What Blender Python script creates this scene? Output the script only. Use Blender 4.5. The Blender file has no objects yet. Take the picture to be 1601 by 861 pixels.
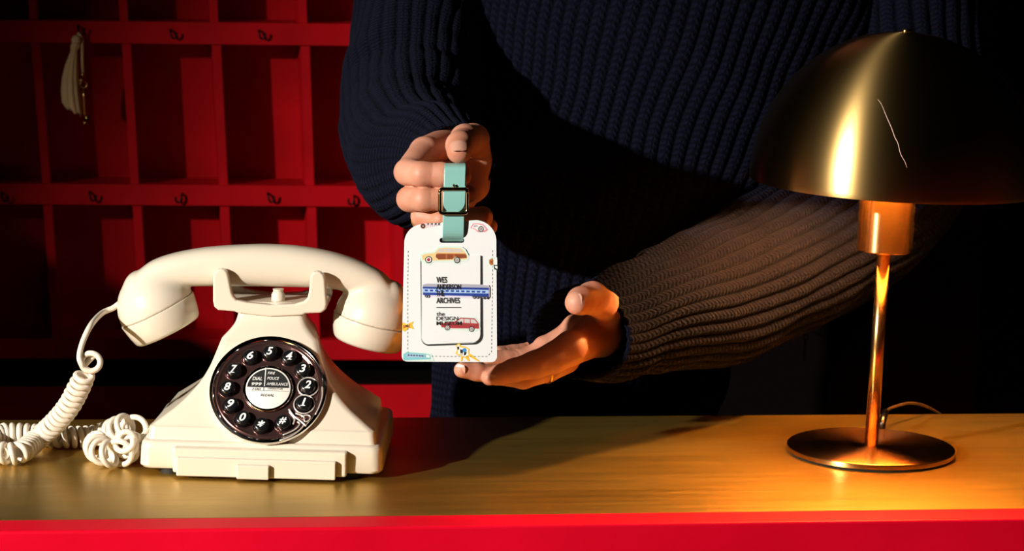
import bpy, bmesh, math, random
import numpy as np
from mathutils import Vector, Matrix
PI = math.pi
sc = bpy.context.scene
COL = sc.collection
random.seed(7); np.random.seed(7)

# ------------------------------------------------------------------ camera
ZC = 1.0                                   # height of the counter top
FPX = 4200.0
PITCH, YAW, ROLL = 0.164, math.radians(8.3), 0.025
CAM = np.array([0.0, -2.10, ZC + 0.512])
Fv = np.array([math.sin(YAW)*math.cos(PITCH), math.cos(YAW)*math.cos(PITCH), -math.sin(PITCH)])
R0 = np.array([math.cos(YAW), -math.sin(YAW), 0.0])
U0 = np.cross(R0, Fv)
Rv = math.cos(ROLL)*R0 + math.sin(ROLL)*U0
Uv = math.cos(ROLL)*U0 - math.sin(ROLL)*R0
cd = bpy.data.cameras.new('camera'); cam = bpy.data.objects.new('camera', cd); COL.objects.link(cam)
cam.matrix_world = Matrix(((Rv[0], Uv[0], -Fv[0], CAM[0]), (Rv[1], Uv[1], -Fv[1], CAM[1]), (Rv[2], Uv[2], -Fv[2], CAM[2]), (0, 0, 0, 1)))
cd.sensor_width = 36; cd.lens = FPX/1601*36
cd.clip_start = 0.05
cd.dof.use_dof = True; cd.dof.focus_distance = 2.14; cd.dof.aperture_fstop = 13
sc.camera = cam

def ray(px, py): return Fv + Rv*((px-800.5)/FPX) - Uv*((py-430.5)/FPX)
def W(px, py, d): return CAM + ray(px, py)*d
def onz(px, py, z):
    r = ray(px, py); return CAM + r*((z-CAM[2])/r[2])
def ony(px, py, y):
    r = ray(px, py); return CAM + r*((y-CAM[1])/r[1])

# ------------------------------------------------------------------ world, lights, exposure
w = bpy.data.worlds.new('world'); sc.world = w; w.use_nodes = True
w.node_tree.nodes['Background'].inputs[0].default_value = (0.5, 0.55, 0.8, 1)
w.node_tree.nodes['Background'].inputs[1].default_value = 0.0008
sc.view_settings.view_transform = 'Standard'; sc.view_settings.look = 'None'
sc.view_settings.exposure = 0; sc.view_settings.gamma = 1; sc.view_settings.use_curve_mapping = False

def aim(o, loc, tgt):
    o.location = loc
    o.rotation_euler = (Vector(tgt)-Vector(loc)).to_track_quat('-Z', 'Y').to_euler()
KAZ, KEL, KD = math.radians(55), math.radians(18.5), 2.8
ktgt = W(665, 575, 2.15)
kpos = ktgt + KD*np.array([-math.sin(KAZ)*math.cos(KEL), -math.cos(KAZ)*math.cos(KEL), math.sin(KEL)])
kl = bpy.data.lights.new('key_spot', 'SPOT'); kl.energy = 600; kl.color = (1.0, 0.93, 0.84)
kl.shadow_soft_size = 0.035; kl.spot_size = math.radians(35); kl.spot_blend = 1.0
ko = bpy.data.objects.new('key_spot', kl); COL.objects.link(ko); aim(ko, kpos, ktgt)

# ------------------------------------------------------------------ helpers
def lnk(o, parent=None):
    COL.objects.link(o)
    if parent is not None: o.parent = parent
    return o
def tag(o, label=None, cat=None, group=None, kind=None):
    if label: o['label'] = label
    if cat: o['category'] = cat
    if group: o['group'] = group
    if kind: o['kind'] = kind
    return o
def thing(name, loc, label, cat, group=None, rz=0):
    o = bpy.data.objects.new(name, None); o.location = [float(v) for v in loc]; o.rotation_euler = (0, 0, rz)
    o.empty_display_size = 0.02
    COL.objects.link(o); return tag(o, label, cat, group)
def mk(name, V, Fc, mat, parent=None, smooth=True, world=False, mi=None, uv=None, label=None):
    """world=True: V is given in world space, moved into the (unrotated) parent's space"""
    V = np.asarray(V, dtype=float)
    if world and parent is not None:
        p = parent; off = np.zeros(3)
        while p is not None: off = off + np.array(p.location); p = p.parent
        V = V - off
    me = bpy.data.meshes.new(name)
    me.from_pydata(V.tolist(), [], [tuple(f) for f in Fc])
    for m in (mat if isinstance(mat, (list, tuple)) else [mat]): me.materials.append(m)
    if mi is not None: me.polygons.foreach_set('material_index', mi)
    if smooth: me.polygons.foreach_set('use_smooth', [True]*len(me.polygons))
    if uv is not None:
        l = me.uv_layers.new(name='UVMap')
        li = np.zeros(len(me.loops), dtype=int); me.loops.foreach_get('vertex_index', li)
        l.data.foreach_set('uv', np.asarray(uv, dtype=float)[li].ravel())
    me.update(); me.validate()
    o = bpy.data.objects.new(name, me); lnk(o, parent)
    if label: o['label'] = label
    return o
def bevel(o, w, seg=2, ang=30):
    m = o.modifiers.new('bevel', 'BEVEL'); m.width = w; m.segments = seg; m.limit_method = 'ANGLE'; m.angle_limit = math.radians(ang)
    m.harden_normals = False
    return o
def autosm(o, ang=35):
    me = o.data; bm = bmesh.new(); bm.from_mesh(me); bmesh.ops.recalc_face_normals(bm, faces=bm.faces)
    for e in bm.edges:
        if len(e.link_faces) == 2 and e.calc_face_angle(0) > math.radians(ang): e.smooth = False
    bm.to_mesh(me); bm.free(); return o
class G:                                   # geometry accumulator
    def __init__(s): s.V = []; s.F = []; s.M = []
    def add(s, V, F, m=0):
        n = len(s.V); s.V += [tuple(map(float, v)) for v in V]; s.F += [tuple(i+n for i in f) for f in F]; s.M += [m]*len(F); return s
    def box(s, x0, x1, y0, y1, z0, z1, m=0):
        V = [(x, y, z) for x in (x0, x1) for y in (y0, y1) for z in (z0, z1)]
        return s.add(V, [(0, 1, 3, 2), (4, 6, 7, 5), (0, 4, 5, 1), (2, 3, 7, 6), (0, 2, 6, 4), (1, 5, 7, 3)], m)
    def hexa(s, P, m=0):                   # 8 points: front 4 (ccw), back 4
        return s.add(P, [(0, 1, 2, 3), (7, 6, 5, 4), (0, 4, 5, 1), (1, 5, 6, 2), (2, 6, 7, 3), (3, 7, 4, 0)], m)
    def prism(s, poly, f0, f1, m=0):       # poly 2-D points, f0/f1 map (a,b)->3-D for the two caps
        n = len(poly)
        V = [f0(a, b) for a, b in poly]+[f1(a, b) for a, b in poly]
        F = [tuple(range(n))[::-1], tuple(range(n, 2*n))]+[(i, (i+1) % n, n+(i+1) % n, n+i) for i in range(n)]
        return s.add(V, F, m)
    def rings(s, R, closed=True, cap0=True, cap1=True, m=0):
        n = len(R[0]); V = [p for r in R for p in r]; F = []
        for k in range(len(R)-1):
            for i in range(n if closed else n-1):
                j = (i+1) % n
                F.append((k*n+i, k*n+j, (k+1)*n+j, (k+1)*n+i))
        if cap0: F.append(tuple(range(n))[::-1])
        if cap1: F.append(tuple((len(R)-1)*n+i for i in range(n)))
        return s.add(V, F, m)
    def lathe(s, prof, f, n=48, m=0, cap0=False, cap1=False):   # prof [(r,h)], f(x,y,h)->3-D
        R = [[f(r*math.cos(2*PI*i/n), r*math.sin(2*PI*i/n), h) for i in range(n)] for r, h in prof]
        return s.rings(R, True, cap0, cap1, m)
    def torus(s, R, r, f, h=0, n=48, k=10, m=0, a0=0, a1=2*PI):
        full = abs(a1-a0-2*PI) < 1e-6
        L = []
        for i in range(n+(0 if full else 1)):
            a = a0+(a1-a0)*i/n
            L.append([f((R+r*math.cos(2*PI*j/k))*math.cos(a), (R+r*math.cos(2*PI*j/k))*math.sin(a), h+r*math.sin(2*PI*j/k)) for j in range(k)])
        if full: L.append(L[0])
        return s.rings(L, True, not full, not full, m)
    def tube(s, P, r, k=8, m=0, cap=True):
        P = np.asarray(P, dtype=float); n = len(P)
        rr = np.full(n, r) if np.isscalar(r) else np.asarray(r)
        fr = frames(P); L = []
        for i in range(n):
            T, A, B = fr[i]
            L.append([P[i]+rr[i]*(math.cos(2*PI*j/k)*A+math.sin(2*PI*j/k)*B) for j in range(k)])
        return s.rings(L, True, cap, cap, m)
    def ball(s, c, r, m=0, n=16, k=10, sc3=(1, 1, 1)):
        c = np.asarray(c, float)
        prof = [(r*math.sin(PI*(j+.02)/(k+.04)), -r*math.cos(PI*(j+.02)/(k+.04))) for j in range(k+1)]
        return s.lathe(prof, lambda x, y, h: c+np.array([x*sc3[0], y*sc3[1], h*sc3[2]]), n, m, True, True)
    def obj(s, name, mat, parent=None, **kw):
        return mk(name, s.V, s.F, mat, parent, mi=s.M, **kw)
def unit(v): v = np.asarray(v, float); return v/np.linalg.norm(v)
def frames(P, ref=None):
    n = len(P); T = np.gradient(P, axis=0); T /= np.linalg.norm(T, axis=1)[:, None]
    a = np.array(ref if ref is not None else ((0, 0, 1) if abs(T[0][2]) < .9 else (1, 0, 0)), float)
    A = unit(a-T[0]*a.dot(T[0])); out = []
    for i in range(n):
        A = unit(A-T[i]*A.dot(T[i])); out.append((T[i], A, np.cross(T[i], A)))
    return out
def spline(P, n):                          # Catmull-Rom, n samples over the whole path, any dimension
    P = np.asarray(P, float); m = len(P)
    Q = np.vstack([2*P[0]-P[1], P, 2*P[-1]-P[-2]]); out = []
    for s_ in np.linspace(0, m-1-1e-9, n):
        i = int(s_); t = s_-i; a, b, c, d = Q[i:i+4]
        out.append(.5*((2*b)+(-a+c)*t+(2*a-5*b+4*c-d)*t*t+(-a+3*b-3*c+d)*t**3))
    return np.array(out)
def resample(P, step):
    d = np.r_[0, np.cumsum(np.linalg.norm(np.diff(P[:, :3], axis=0), axis=1))]
    n = max(2, int(d[-1]/step)); s_ = np.linspace(0, d[-1], n)
    return np.stack([np.interp(s_, d, P[:, k]) for k in range(P.shape[1])], 1)

# signed-distance surfaces (surface nets)
def smin(a, b, k):
    if k <= 0: return np.minimum(a, b)
    h = np.clip(.5+.5*(b-a)/k, 0, 1); return b*(1-h)+a*h-k*h*(1-h)
def cone(P, a, b, ra, rb):
    a = np.asarray(a, float); ab = np.asarray(b, float)-a
    t = np.clip((P-a)@ab/(ab@ab), 0, 1)
    return np.linalg.norm(P-a-t[..., None]*ab, axis=-1)-(ra+(rb-ra)*t)
def nets(fn, lo, hi, h):
    lo = np.asarray(lo, float); n = np.ceil((np.asarray(hi)-lo)/h).astype(int)+1
    ax = [lo[i]+h*np.arange(n[i]) for i in range(3)]
    D = np.empty(n)
    for i in range(0, n[0], 16):
        g = np.stack(np.meshgrid(ax[0][i:i+16], ax[1], ax[2], indexing='ij'), -1)
        D[i:i+16] = fn(g)
    S = D < 0
    c = n-1
    acc = np.zeros(tuple(c)+(3,)); cnt = np.zeros(tuple(c))
    for axis in range(3):
        for o1 in (0, 1):
            for o2 in (0, 1):
                off = [0, 0, 0]; oth = [k for k in range(3) if k != axis]; off[oth[0]] = o1; off[oth[1]] = o2
                s0 = tuple(slice(off[k], off[k]+c[k]) for k in range(3))
                off2 = list(off); off2[axis] += 1
                s1 = tuple(slice(off2[k], off2[k]+c[k]) for k in range(3))
                d0, d1 = D[s0], D[s1]; m = (d0 < 0) != (d1 < 0)
                t = np.where(m, d0/np.where(m, d0-d1, 1), 0)
                for k in range(3):
                    acc[..., k] += np.where(m, t if k == axis else float(off[k]), 0)
                cnt += m
    act = cnt > 0; idx = -np.ones(tuple(c), int); idx[act] = np.arange(act.sum())
    ijk = np.stack(np.nonzero(act), -1)
    V = lo+h*(ijk+acc[act]/cnt[act][:, None])
    Fs = []
    for axis in range(3):
        a, b = [(1, 2), (2, 0), (0, 1)][axis]
        sl0 = [slice(1, c[k]) for k in range(3)]; sl0[axis] = slice(0, c[axis]); sl1 = list(sl0); sl1[axis] = slice(1, c[axis]+1)
        s0, s1 = S[tuple(sl0)], S[tuple(sl1)]
        for flip in (False, True):
            m = (s0 & ~s1) if not flip else (~s0 & s1)
            q = np.stack(np.nonzero(m), -1)
            base = q+1; base[:, axis] = q[:, axis]
            e = np.zeros(3, int); f = np.zeros(3, int); e[a] = 1; f[b] = 1
            quad = [idx[tuple((base+o).T)] for o in (-e-f, -f, 0*e, -e)]
            quad = np.stack(quad, 1)
            Fs.append(quad[:, ::-1] if flip else quad)
    return V, np.concatenate(Fs)

# materials
def pm(name, col, rough=.5, metal=0, **kw):
    m = bpy.data.materials.new(name); m.use_nodes = True; b = m.node_tree.nodes['Principled BSDF']
    b.inputs['Base Color'].default_value = (*col, 1); b.inputs['Roughness'].default_value = rough; b.inputs['Metallic'].default_value = metal
    for k, v in kw.items():
        k = {'coat': 'Coat Weight', 'coatr': 'Coat Roughness', 'spec': 'Specular IOR Level', 'sss': 'Subsurface Weight', 'aniso': 'Anisotropic', 'sheen': 'Sheen Weight', 'anrot': 'Anisotropic Rotation', 'sheenr': 'Sheen Roughness'}[k]
        b.inputs[k].default_value = v
    return m
def N(m, t, **kw):
    n = m.node_tree.nodes.new(t)
    for k, v in kw.items(): setattr(n, k, v)
    return n
def L(m, a, b): m.node_tree.links.new(a, b)
def BS(m): return m.node_tree.nodes['Principled BSDF']
def noise_col(m, c1, c2, scale=20, det=4, stretch=None, lo=.35, hi=.65, coord='Object'):
    tc = N(m, 'ShaderNodeTexCoord'); n = N(m, 'ShaderNodeTexNoise'); n.inputs['Scale'].default_value = scale; n.inputs['Detail'].default_value = det
    mp = N(m, 'ShaderNodeMapping'); L(m, tc.outputs[coord], mp.inputs[0]); L(m, mp.outputs[0], n.inputs[0])
    if stretch: mp.inputs['Scale'].default_value = stretch
    r = N(m, 'ShaderNodeValToRGB'); r.color_ramp.elements[0].position = lo; r.color_ramp.elements[1].position = hi
    r.color_ramp.elements[0].color = (*c1, 1); r.color_ramp.elements[1].color = (*c2, 1)
    L(m, n.outputs[0], r.inputs[0]); L(m, r.outputs[0], BS(m).inputs['Base Color']); return n
def noise_bump(m, scale=200, strength=.1, dist=.001, det=3, stretch=None, coord='Object'):
    tc = N(m, 'ShaderNodeTexCoord'); n = N(m, 'ShaderNodeTexNoise'); n.inputs['Scale'].default_value = scale; n.inputs['Detail'].default_value = det
    mp = N(m, 'ShaderNodeMapping'); L(m, tc.outputs[coord], mp.inputs[0]); L(m, mp.outputs[0], n.inputs[0])
    if stretch: mp.inputs['Scale'].default_value = stretch
    b = N(m, 'ShaderNodeBump'); b.inputs['Strength'].default_value = strength; b.inputs['Distance'].default_value = dist
    L(m, n.outputs[0], b.inputs['Height']); L(m, b.outputs[0], BS(m).inputs['Normal']); return n

M = {}
M['ivory'] = pm('ivory_plastic', (.71, .635, .51), .24, coat=.25, coatr=.12)
noise_bump(M['ivory'], 60, .04, .002, 2)
M['cord'] = pm('ivory_cord', (.78, .70, .58), .33)
M['chrome'] = pm('chrome', (.85, .82, .78), .09, 1)
M['chrome_bright'] = pm('chrome_painted_bright', (.85, .80, .74), .28, .55)  # chrome with its bright reflections put into a paler, less metallic colour
M['dialplate'] = pm('reflection_tinted_chrome', (.20, .10, .09), .2, .85)  # reddish dark base colour stands for what the chrome reflects
noise_bump(M['dialplate'], 25, .12, .002, 3)
M['black'] = pm('black_plastic', (.006, .006, .007), .22)
M['rubber'] = pm('black_rubber', (.008, .008, .008), .7)
M['white'] = pm('white_print', (.85, .85, .83), .4)
M['cardw'] = pm('white_card', (.82, .80, .73), .35)
M['ink'] = pm('black_ink', (.01, .01, .01), .5)
M['red'] = pm('red_paint', (.56, .002, .010), .5, spec=.1)
noise_col(M['red'], (.66, .001, .016), (.76, .0015, .021), 9, 5)
noise_bump(M['red'], 90, .12, .001, 4)
M['rackred'] = pm('red_rack_paint', (.52, .002, .006), .6, spec=.15)
noise_col(M['rackred'], (.46, .0006, .005), (.58, .0009, .007), 14, 5)
noise_bump(M['rackred'], 60, .1, .001, 4)
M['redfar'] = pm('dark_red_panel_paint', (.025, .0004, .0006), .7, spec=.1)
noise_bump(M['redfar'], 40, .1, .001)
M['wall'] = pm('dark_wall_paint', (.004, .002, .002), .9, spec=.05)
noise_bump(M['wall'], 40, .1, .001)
M['floor'] = pm('dark_floor', (.03, .02, .015), .6)
noise_bump(M['floor'], 20, .1, .001)
M['iron'] = pm('black_iron', (.01, .008, .008), .4, .8)
M['gold'] = pm('gold_metal', (.85, .52, .16), .25, 1)
M['linen'] = pm('linen_thread', (.80, .54, .27), .9, sheen=.3)
noise_bump(M['linen'], 300, .6, .001, 3, (1, 1, .08))
M['cable'] = pm('dark_cable', (.05, .03, .015), .4)
# brushed brass counter
mb = M['brass_top'] = pm('brushed_brass_sheet', (.62, .40, .15), .30, .94, aniso=.0)
noise_col(mb, (.50, .315, .058), (.68, .44, .09), 5, 6, (1, 3.5, 1), .3, .7)
nb = noise_bump(mb, 130, .5, .0006, 4, (.04, 6, 1))
tn = N(mb, 'ShaderNodeTangent'); tn.direction_type = 'RADIAL'; tn.axis = 'Y'
# roughness variation
tc = N(mb, 'ShaderNodeTexCoord'); n2 = N(mb, 'ShaderNodeTexNoise'); n2.inputs['Scale'].default_value = 40; n2.inputs['Detail'].default_value = 6
mp = N(mb, 'ShaderNodeMapping'); mp.inputs['Scale'].default_value = (.15, 3, 1); L(mb, tc.outputs['Object'], mp.inputs[0]); L(mb, mp.outputs[0], n2.inputs[0])
mr = N(mb, 'ShaderNodeMapRange'); mr.inputs[3].default_value = .30; mr.inputs[4].default_value = .44; L(mb, n2.outputs[0], mr.inputs[0]); L(mb, mr.outputs[0], BS(mb).inputs['Roughness'])
# lamp brass, brushed around its axis
def brass(name, col, rough, an, bump=.05):
    m = pm(name, col, rough, 1, aniso=an, anrot=.25)
    t = N(m, 'ShaderNodeTangent'); t.direction_type = 'RADIAL'; t.axis = 'Z'; L(m, t.outputs[0], BS(m).inputs['Tangent'])
    noise_bump(m, 60, bump, .0004, 3, (1, 1, 40))
    return m
M['shade'] = brass('brushed_brass_shade', (.62, .40, .14), .31, .85)
M['brass'] = brass('brushed_brass', (.72, .44, .17), .25, .8, .03)
M['polebrass'] = pm('satin_brass', (.72, .44, .17), .24, 1)
M['shade_in'] = pm('gold_shade_inside', (.85, .55, .22), .35, .8)
M['bulb'] = pm('lit_bulb', (1, .8, .5), .4); BS(M['bulb']).inputs['Emission Color'].default_value = (1, .50, .17, 1); BS(M['bulb']).inputs['Emission Strength'].default_value = 1650
bt = M['base_top'] = pm('dusty_dark_brass', (.20, .11, .05), .27, 1, aniso=.8, anrot=.25)
t_ = N(bt, 'ShaderNodeTangent'); t_.direction_type = 'RADIAL'; t_.axis = 'Z'; L(bt, t_.outputs[0], BS(bt).inputs['Tangent'])
vo = N(bt, 'ShaderNodeTexNoise'); vo.inputs['Scale'].default_value = 900; vo.inputs['Detail'].default_value = 2; tcb = N(bt, 'ShaderNodeTexCoord'); L(bt, tcb.outputs['Object'], vo.inputs[0])
rb_ = N(bt, 'ShaderNodeValToRGB'); rb_.color_ramp.elements[0].position = .60; rb_.color_ramp.elements[1].position = .75
rb_.color_ramp.elements[0].color = (.20, .11, .05, 1); rb_.color_ramp.elements[1].color = (.55, .45, .36, 1)
L(bt, vo.outputs[0], rb_.inputs[0]); L(bt, rb_.outputs[0], BS(bt).inputs['Base Color'])
# skin
sk = M['skin'] = pm('skin', (.55, .26, .17), .5, sss=.12, spec=.35)
BS(sk).inputs['Subsurface Radius'].default_value = (.010, .003, .0015); BS(sk).inputs['Subsurface Scale'].default_value = .5
noise_col(sk, (.48, .19, .115), (.62, .30, .20), 45, 4, None, .3, .7)
noise_bump(sk, 500, .25, .0005, 4)
M['nail'] = pm('fingernail', (.62, .31, .22), .25, sss=.1)
M['mint'] = pm('mint_leather', (.21, .45, .41), .38); noise_bump(M['mint'], 500, .08, .0004)
M['tagw'] = pm('white_leather', (.72, .745, .75), .36); noise_bump(M['tagw'], 350, .10, .0004)
M['tagedge'] = pm('tag_cut_edge', (.60, .60, .56), .6)
M['steel'] = pm('dark_gold_buckle', (.34, .24, .12), .14, 1)
# knit
def knit(name, col, col2):
    m = pm(name, col, .92, sheen=.02, sheenr=.5, spec=.04)
    BS(m).inputs['Sheen Tint'].default_value = (.45, .5, .8, 1)
    uv = N(m, 'ShaderNodeUVMap'); sp = N(m, 'ShaderNodeSeparateXYZ'); L(m, uv.outputs[0], sp.inputs[0])
    def mth(op, a, b=None):
        n = N(m, 'ShaderNodeMath', operation=op)
        for i, v in enumerate((a, b)):
            if v is None: continue
            if isinstance(v, (int, float)): n.inputs[i].default_value = v
            else: L(m, v, n.inputs[i])
        return n.outputs[0]
    fu = mth('FRACT', sp.outputs[0]); a = mth('ABSOLUTE', mth('SUBTRACT', fu, .5))       # 0 rib crest, .5 valley
    ph = mth('SINE', mth('MULTIPLY', mth('ADD', sp.outputs[1], mth('MULTIPLY', a, .9)), 2*PI))
    st = mth('ADD', mth('MULTIPLY', ph, .5), .5)
    cr = mth('SUBTRACT', 1.0, mth('POWER', mth('MULTIPLY', a, 2.0), 3.0))
    mid = mth('MINIMUM', mth('MULTIPLY', a, 10.0), 1.0)                                    # seam between the two legs of a stitch
    hgt = mth('MULTIPLY', mth('MULTIPLY', st, mth('ADD', mth('MULTIPLY', mid, .5), .5)), cr)
    tc = N(m, 'ShaderNodeTexCoord'); nz = N(m, 'ShaderNodeTexNoise'); nz.inputs['Scale'].default_value = 420; nz.inputs['Detail'].default_value = 5; L(m, tc.outputs['Object'], nz.inputs[0])
    tot = mth('ADD', hgt, mth('MULTIPLY', nz.outputs[0], 2.1))
    b = N(m, 'ShaderNodeBump'); b.inputs['Strength'].default_value = .75; b.inputs['Distance'].default_value = .0020
    L(m, tot, b.inputs['Height']); L(m, b.outputs[0], BS(m).inputs['Normal'])
    mx = N(m, 'ShaderNodeMix', data_type='RGBA'); mx.inputs[6].default_value = (*col2, 1); mx.inputs[7].default_value = (*col, 1)
    L(m, mth('ADD', mth('MULTIPLY', hgt, .6), mth('MULTIPLY', nz.outputs[0], .4)), mx.inputs[0]); L(m, mx.outputs[2], BS(m).inputs['Base Color'])
    return m
M['knit'] = knit('navy_rib_knit', (.0066, .0074, .0200), (.0010, .0011, .0032))
M['hair'] = pm('dark_hair', (.02, .012, .008), .5)
M['trousers'] = pm('black_cloth', (.01, .01, .012), .9); noise_bump(M['trousers'], 300, .3, .001)

# text as mesh: returns (verts in text plane, faces), centred if wanted
def text_mesh(s, size, shear=0, xs=1, off=0, align='LEFT', spacing=1):
    c = bpy.data.curves.new('t', 'FONT'); c.body = s; c.size = size; c.shear = shear; c.offset = off; c.align_x = align; c.space_character = spacing
    c.resolution_u = 4; c.fill_mode = 'BOTH'
    o = bpy.data.objects.new('t', c); COL.objects.link(o); bpy.context.view_layer.update()
    dg = bpy.context.evaluated_depsgraph_get(); me = bpy.data.meshes.new_from_object(o.evaluated_get(dg))
    V = [(v.co.x*xs, v.co.y) for v in me.vertices]; Fc = [tuple(p.vertices) for p in me.polygons]
    bpy.data.objects.remove(o); bpy.data.meshes.remove(me); bpy.data.curves.remove(c)
    return V, Fc
def bbox_fit(V, x0, x1, y0, y1):           # fit text into a rectangle
    a = np.array(V); mn, mx_ = a.min(0), a.max(0)
    return (a-mn)/(mx_-mn)*np.array([x1-x0, y1-y0])+np.array([x0, y0])

# ------------------------------------------------------------------ setting
YF = onz(800, 822, ZC)[1]; YB = onz(800, 651, ZC)[1]; YE = onz(800, 804, ZC)[1]
YR = ony(300, 300, 0)[1]+0                 # placeholder
YR = YB + 0.62                             # rack front plane
def struct(name, g, mat, **kw):
    o = g.obj(name, mat, None, **kw); o['kind'] = 'structure'; return o
struct('floor', G().box(-2.5, 3, -2.6, YR+.3, -.05, 0), M['floor'], smooth=False)
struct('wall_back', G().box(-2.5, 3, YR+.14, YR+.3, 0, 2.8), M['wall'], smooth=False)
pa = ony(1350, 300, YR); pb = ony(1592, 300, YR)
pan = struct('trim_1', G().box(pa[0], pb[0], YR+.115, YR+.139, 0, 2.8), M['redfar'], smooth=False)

# added unseen low wall left of the view, shades the lower-left rack
struct('shade_blocker_left', G().box(-.56, -.50, .02, YR+.139, 0, ZC+.25), M['redfar'], smooth=False)
# counter
ct = thing('reception_counter', (0, YF, 0), 'long red reception counter with a brushed brass top', 'counter')
g = G().box(-.495, 1.6, YE, YB, ZC-.012, ZC); o = g.obj('countertop', M['brass_top'], ct, smooth=False, world=True, label='brushed brass sheet top'); bevel(o, .001, 1)
o = G().box(-.495, 1.6, YF, YE-.0002, ZC-.045, ZC+.0005).obj('edge_trim', M['red'], ct, smooth=False, world=True); bevel(o, .002, 3)
o = G().box(-.495, 1.6, YF+.004, YF+.03, 0, ZC-.0452).obj('front_panel', M['red'], ct, smooth=False, world=True)
o = G().box(-.495, 1.6, YF+.0302, YB-.02, ZC-.04, ZC-.0122).obj('counter_frame', M['red'], ct, smooth=False, world=True)

# ------------------------------------------------------------------ key rack
rack = thing('key_rack', ony(270, 560, YR), 'tall red wooden pigeonhole key rack behind the phone', 'key rack')
RD = .066
def pt(px, py, dy=0): p = ony(px, py, YR); return np.array([p[0], p[1]+dy, p[2]])
def slab(q, d0, d1):                       # q: 4 pixel corners on the rack front plane, from d0 to d1 behind it
    P = [pt(a, b) for a, b in q]
    return [p+np.array([0, d0, 0]) for p in P]+[p+np.array([0, d1, 0]) for p in P]
XL, XRr = -370, 900
def railpts(y0, y1, t): return [(XL, y0+(y1-y0)*(XL/545)), (XRr, y0+(y1-y0)*(XRr/545)), (XRr, y0+t+(y1-y0)*(XRr/545)), (XL, y0+t+(y1-y0)*(XL/545))]
for (y0, y1, t, lip) in ((-226, -213, 33, 1), (31, 37, 34, 1), (286, 290, 32, 1), (528, 530, 31, 1)):
    q = railpts(y0, y1, t)
    o = G().hexa(slab(q, -.004, .012)).obj('shelf_rail', M['rackred'], rack, smooth=False, world=True); autosm(o)
    zz = [(q[0][0], q[0][1]+2), (q[1][0], q[1][1]+2), (q[1][0], q[1][1]+14), (q[0][0], q[0][1]+14)]
    o = G().hexa(slab(zz, .0122, RD)).obj('shelf', M['rackred'], rack, smooth=False, world=True); autosm(o)
rows = [((-192, 31), [(-86-8, -80-8), (47-8, 53), (188-7, 194), (330-6, 335), (469-5, 474), (608, 612), (745, 747)]),
        ((66, 286), [(-90, -72), (55, 73), (197, 211), (338, 350), (477, 485), (615, 621), (750, 752)]),
        ((319, 528), [(-70, -52), (74, 89), (214, 227), (351, 361), (487, 494), (623, 627), (755, 757)])]
for (ya, yb_), xs in rows:
    xs = [(xs[0][0]-286, xs[0][1]-272), (xs[0][0]-143, xs[0][1]-136)]+xs
    for xa, xb in xs:
        dya = (xa/545)*5
        q = [(xa-7, ya+dya-4), (xa+7, ya+dya-4), (xb+6.5, yb_+dya+4), (xb-6.5, yb_+dya+4)]
        o = G().hexa(slab(q, .0005, RD)).obj('divider', M['rackred'], rack, smooth=False, world=True); autosm(o)
q = [(XL, -240), (XRr, -226), (XRr, 572), (XL, 560)]
o = G().hexa(slab(q, RD+.0002, RD+.01)).obj('back_panel', M['rackred'], rack, smooth=False, world=True); autosm(o)
def hook(px, py, tw):
    c = pt(px, py, -.0045)
    P = spline([c+np.array([v[0]*tw, v[1], v[2]]) for v in ((0, .006, .004), (0, -.003, .004), (.0005, -.006, .001), (.002, -.0065, -.0035), (.0045, -.0065, -.0045), (.0065, -.007, -.002), (.0068, -.007, .002))], 24)
    G().tube(P, .0012, 6).obj('hook', M['iron'], rack, world=True)
for h in ((122, 46, 1), (266, 52, 1), (404, 53, 1), (3, 306, 1), (140, 305, 1), (284, 308, -1), (418, 307, 1), (553, 311, -1)): hook(*h)
# lower cabinet below the rack
cab = thing('low_cabinet', pt(270, 700), 'low red cabinet under the pigeonhole rack, behind the counter', 'cabinet')
a = pt(XL, 594); b = pt(820, 594)
bevel(G().box(a[0], b[0], YR-.02, YR+.135, a[2]-.004, a[2]).obj('cabinet_top', M['wall'], cab, smooth=False, world=True, label='cabinet top, coloured black for the shade under the rack'), .001)  # shadow of the rack put into the black of the top
bevel(G().box(a[0], b[0], YR-.02, YR+.13, 0, a[2]-.0042).obj('cabinet_body', M['rackred'], cab, smooth=False, world=True), .002)

# tasselled key on the first hook
tk = thing('tasselled_key', pt(123, 52, -.012), 'beige tassel and small gold key hanging from a hook on the upper rack rail', 'key')
def px_tube(pts, dy, r): return [pt(a, b, dy) for a, b in pts]
g = G()
R_ = []
for i, (y, xc, hw) in enumerate([(60, 121, 3), (66, 119, 6), (72, 118, 7), (78, 116, 4.5), (84, 115, 6), (100, 112, 9), (120, 110, 11.5), (140, 110, 13), (158, 112, 13.5), (168, 115, 12), (172, 117, 10)]):
    c = pt(xc, y, -.015); s_ = hw/1400
    R_.append([c+np.array([s_*(1+.10*math.cos(9*t)+.05*math.sin(14*t))*math.cos(t), s_*.7*(1+.10*math.cos(9*t))*math.sin(t), (.002*math.sin(5*t)-(.004*math.cos(t)) if y > 165 else 0)]) for t in np.linspace(0, 2*PI, 48, endpoint=False)])
g.rings(R_); g.obj('tassel', M['linen'], tk, world=True)
g = G(); g.ball(pt(120, 61, -.015), .0055); g.tube([pt(122, 50, -.012), pt(126, 54, -.013), pt(129, 62, -.014), pt(129, 90, -.014), pt(130, 112, -.014)], .0016); g.obj('cord', M['linen'], tk, world=True)
g = G(); g.ball(pt(130, 115, -.014), .0024); g.ball(pt(127.5, 124, -.016), .0026); g.obj('bead', M['gold'], tk, world=True)
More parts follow.
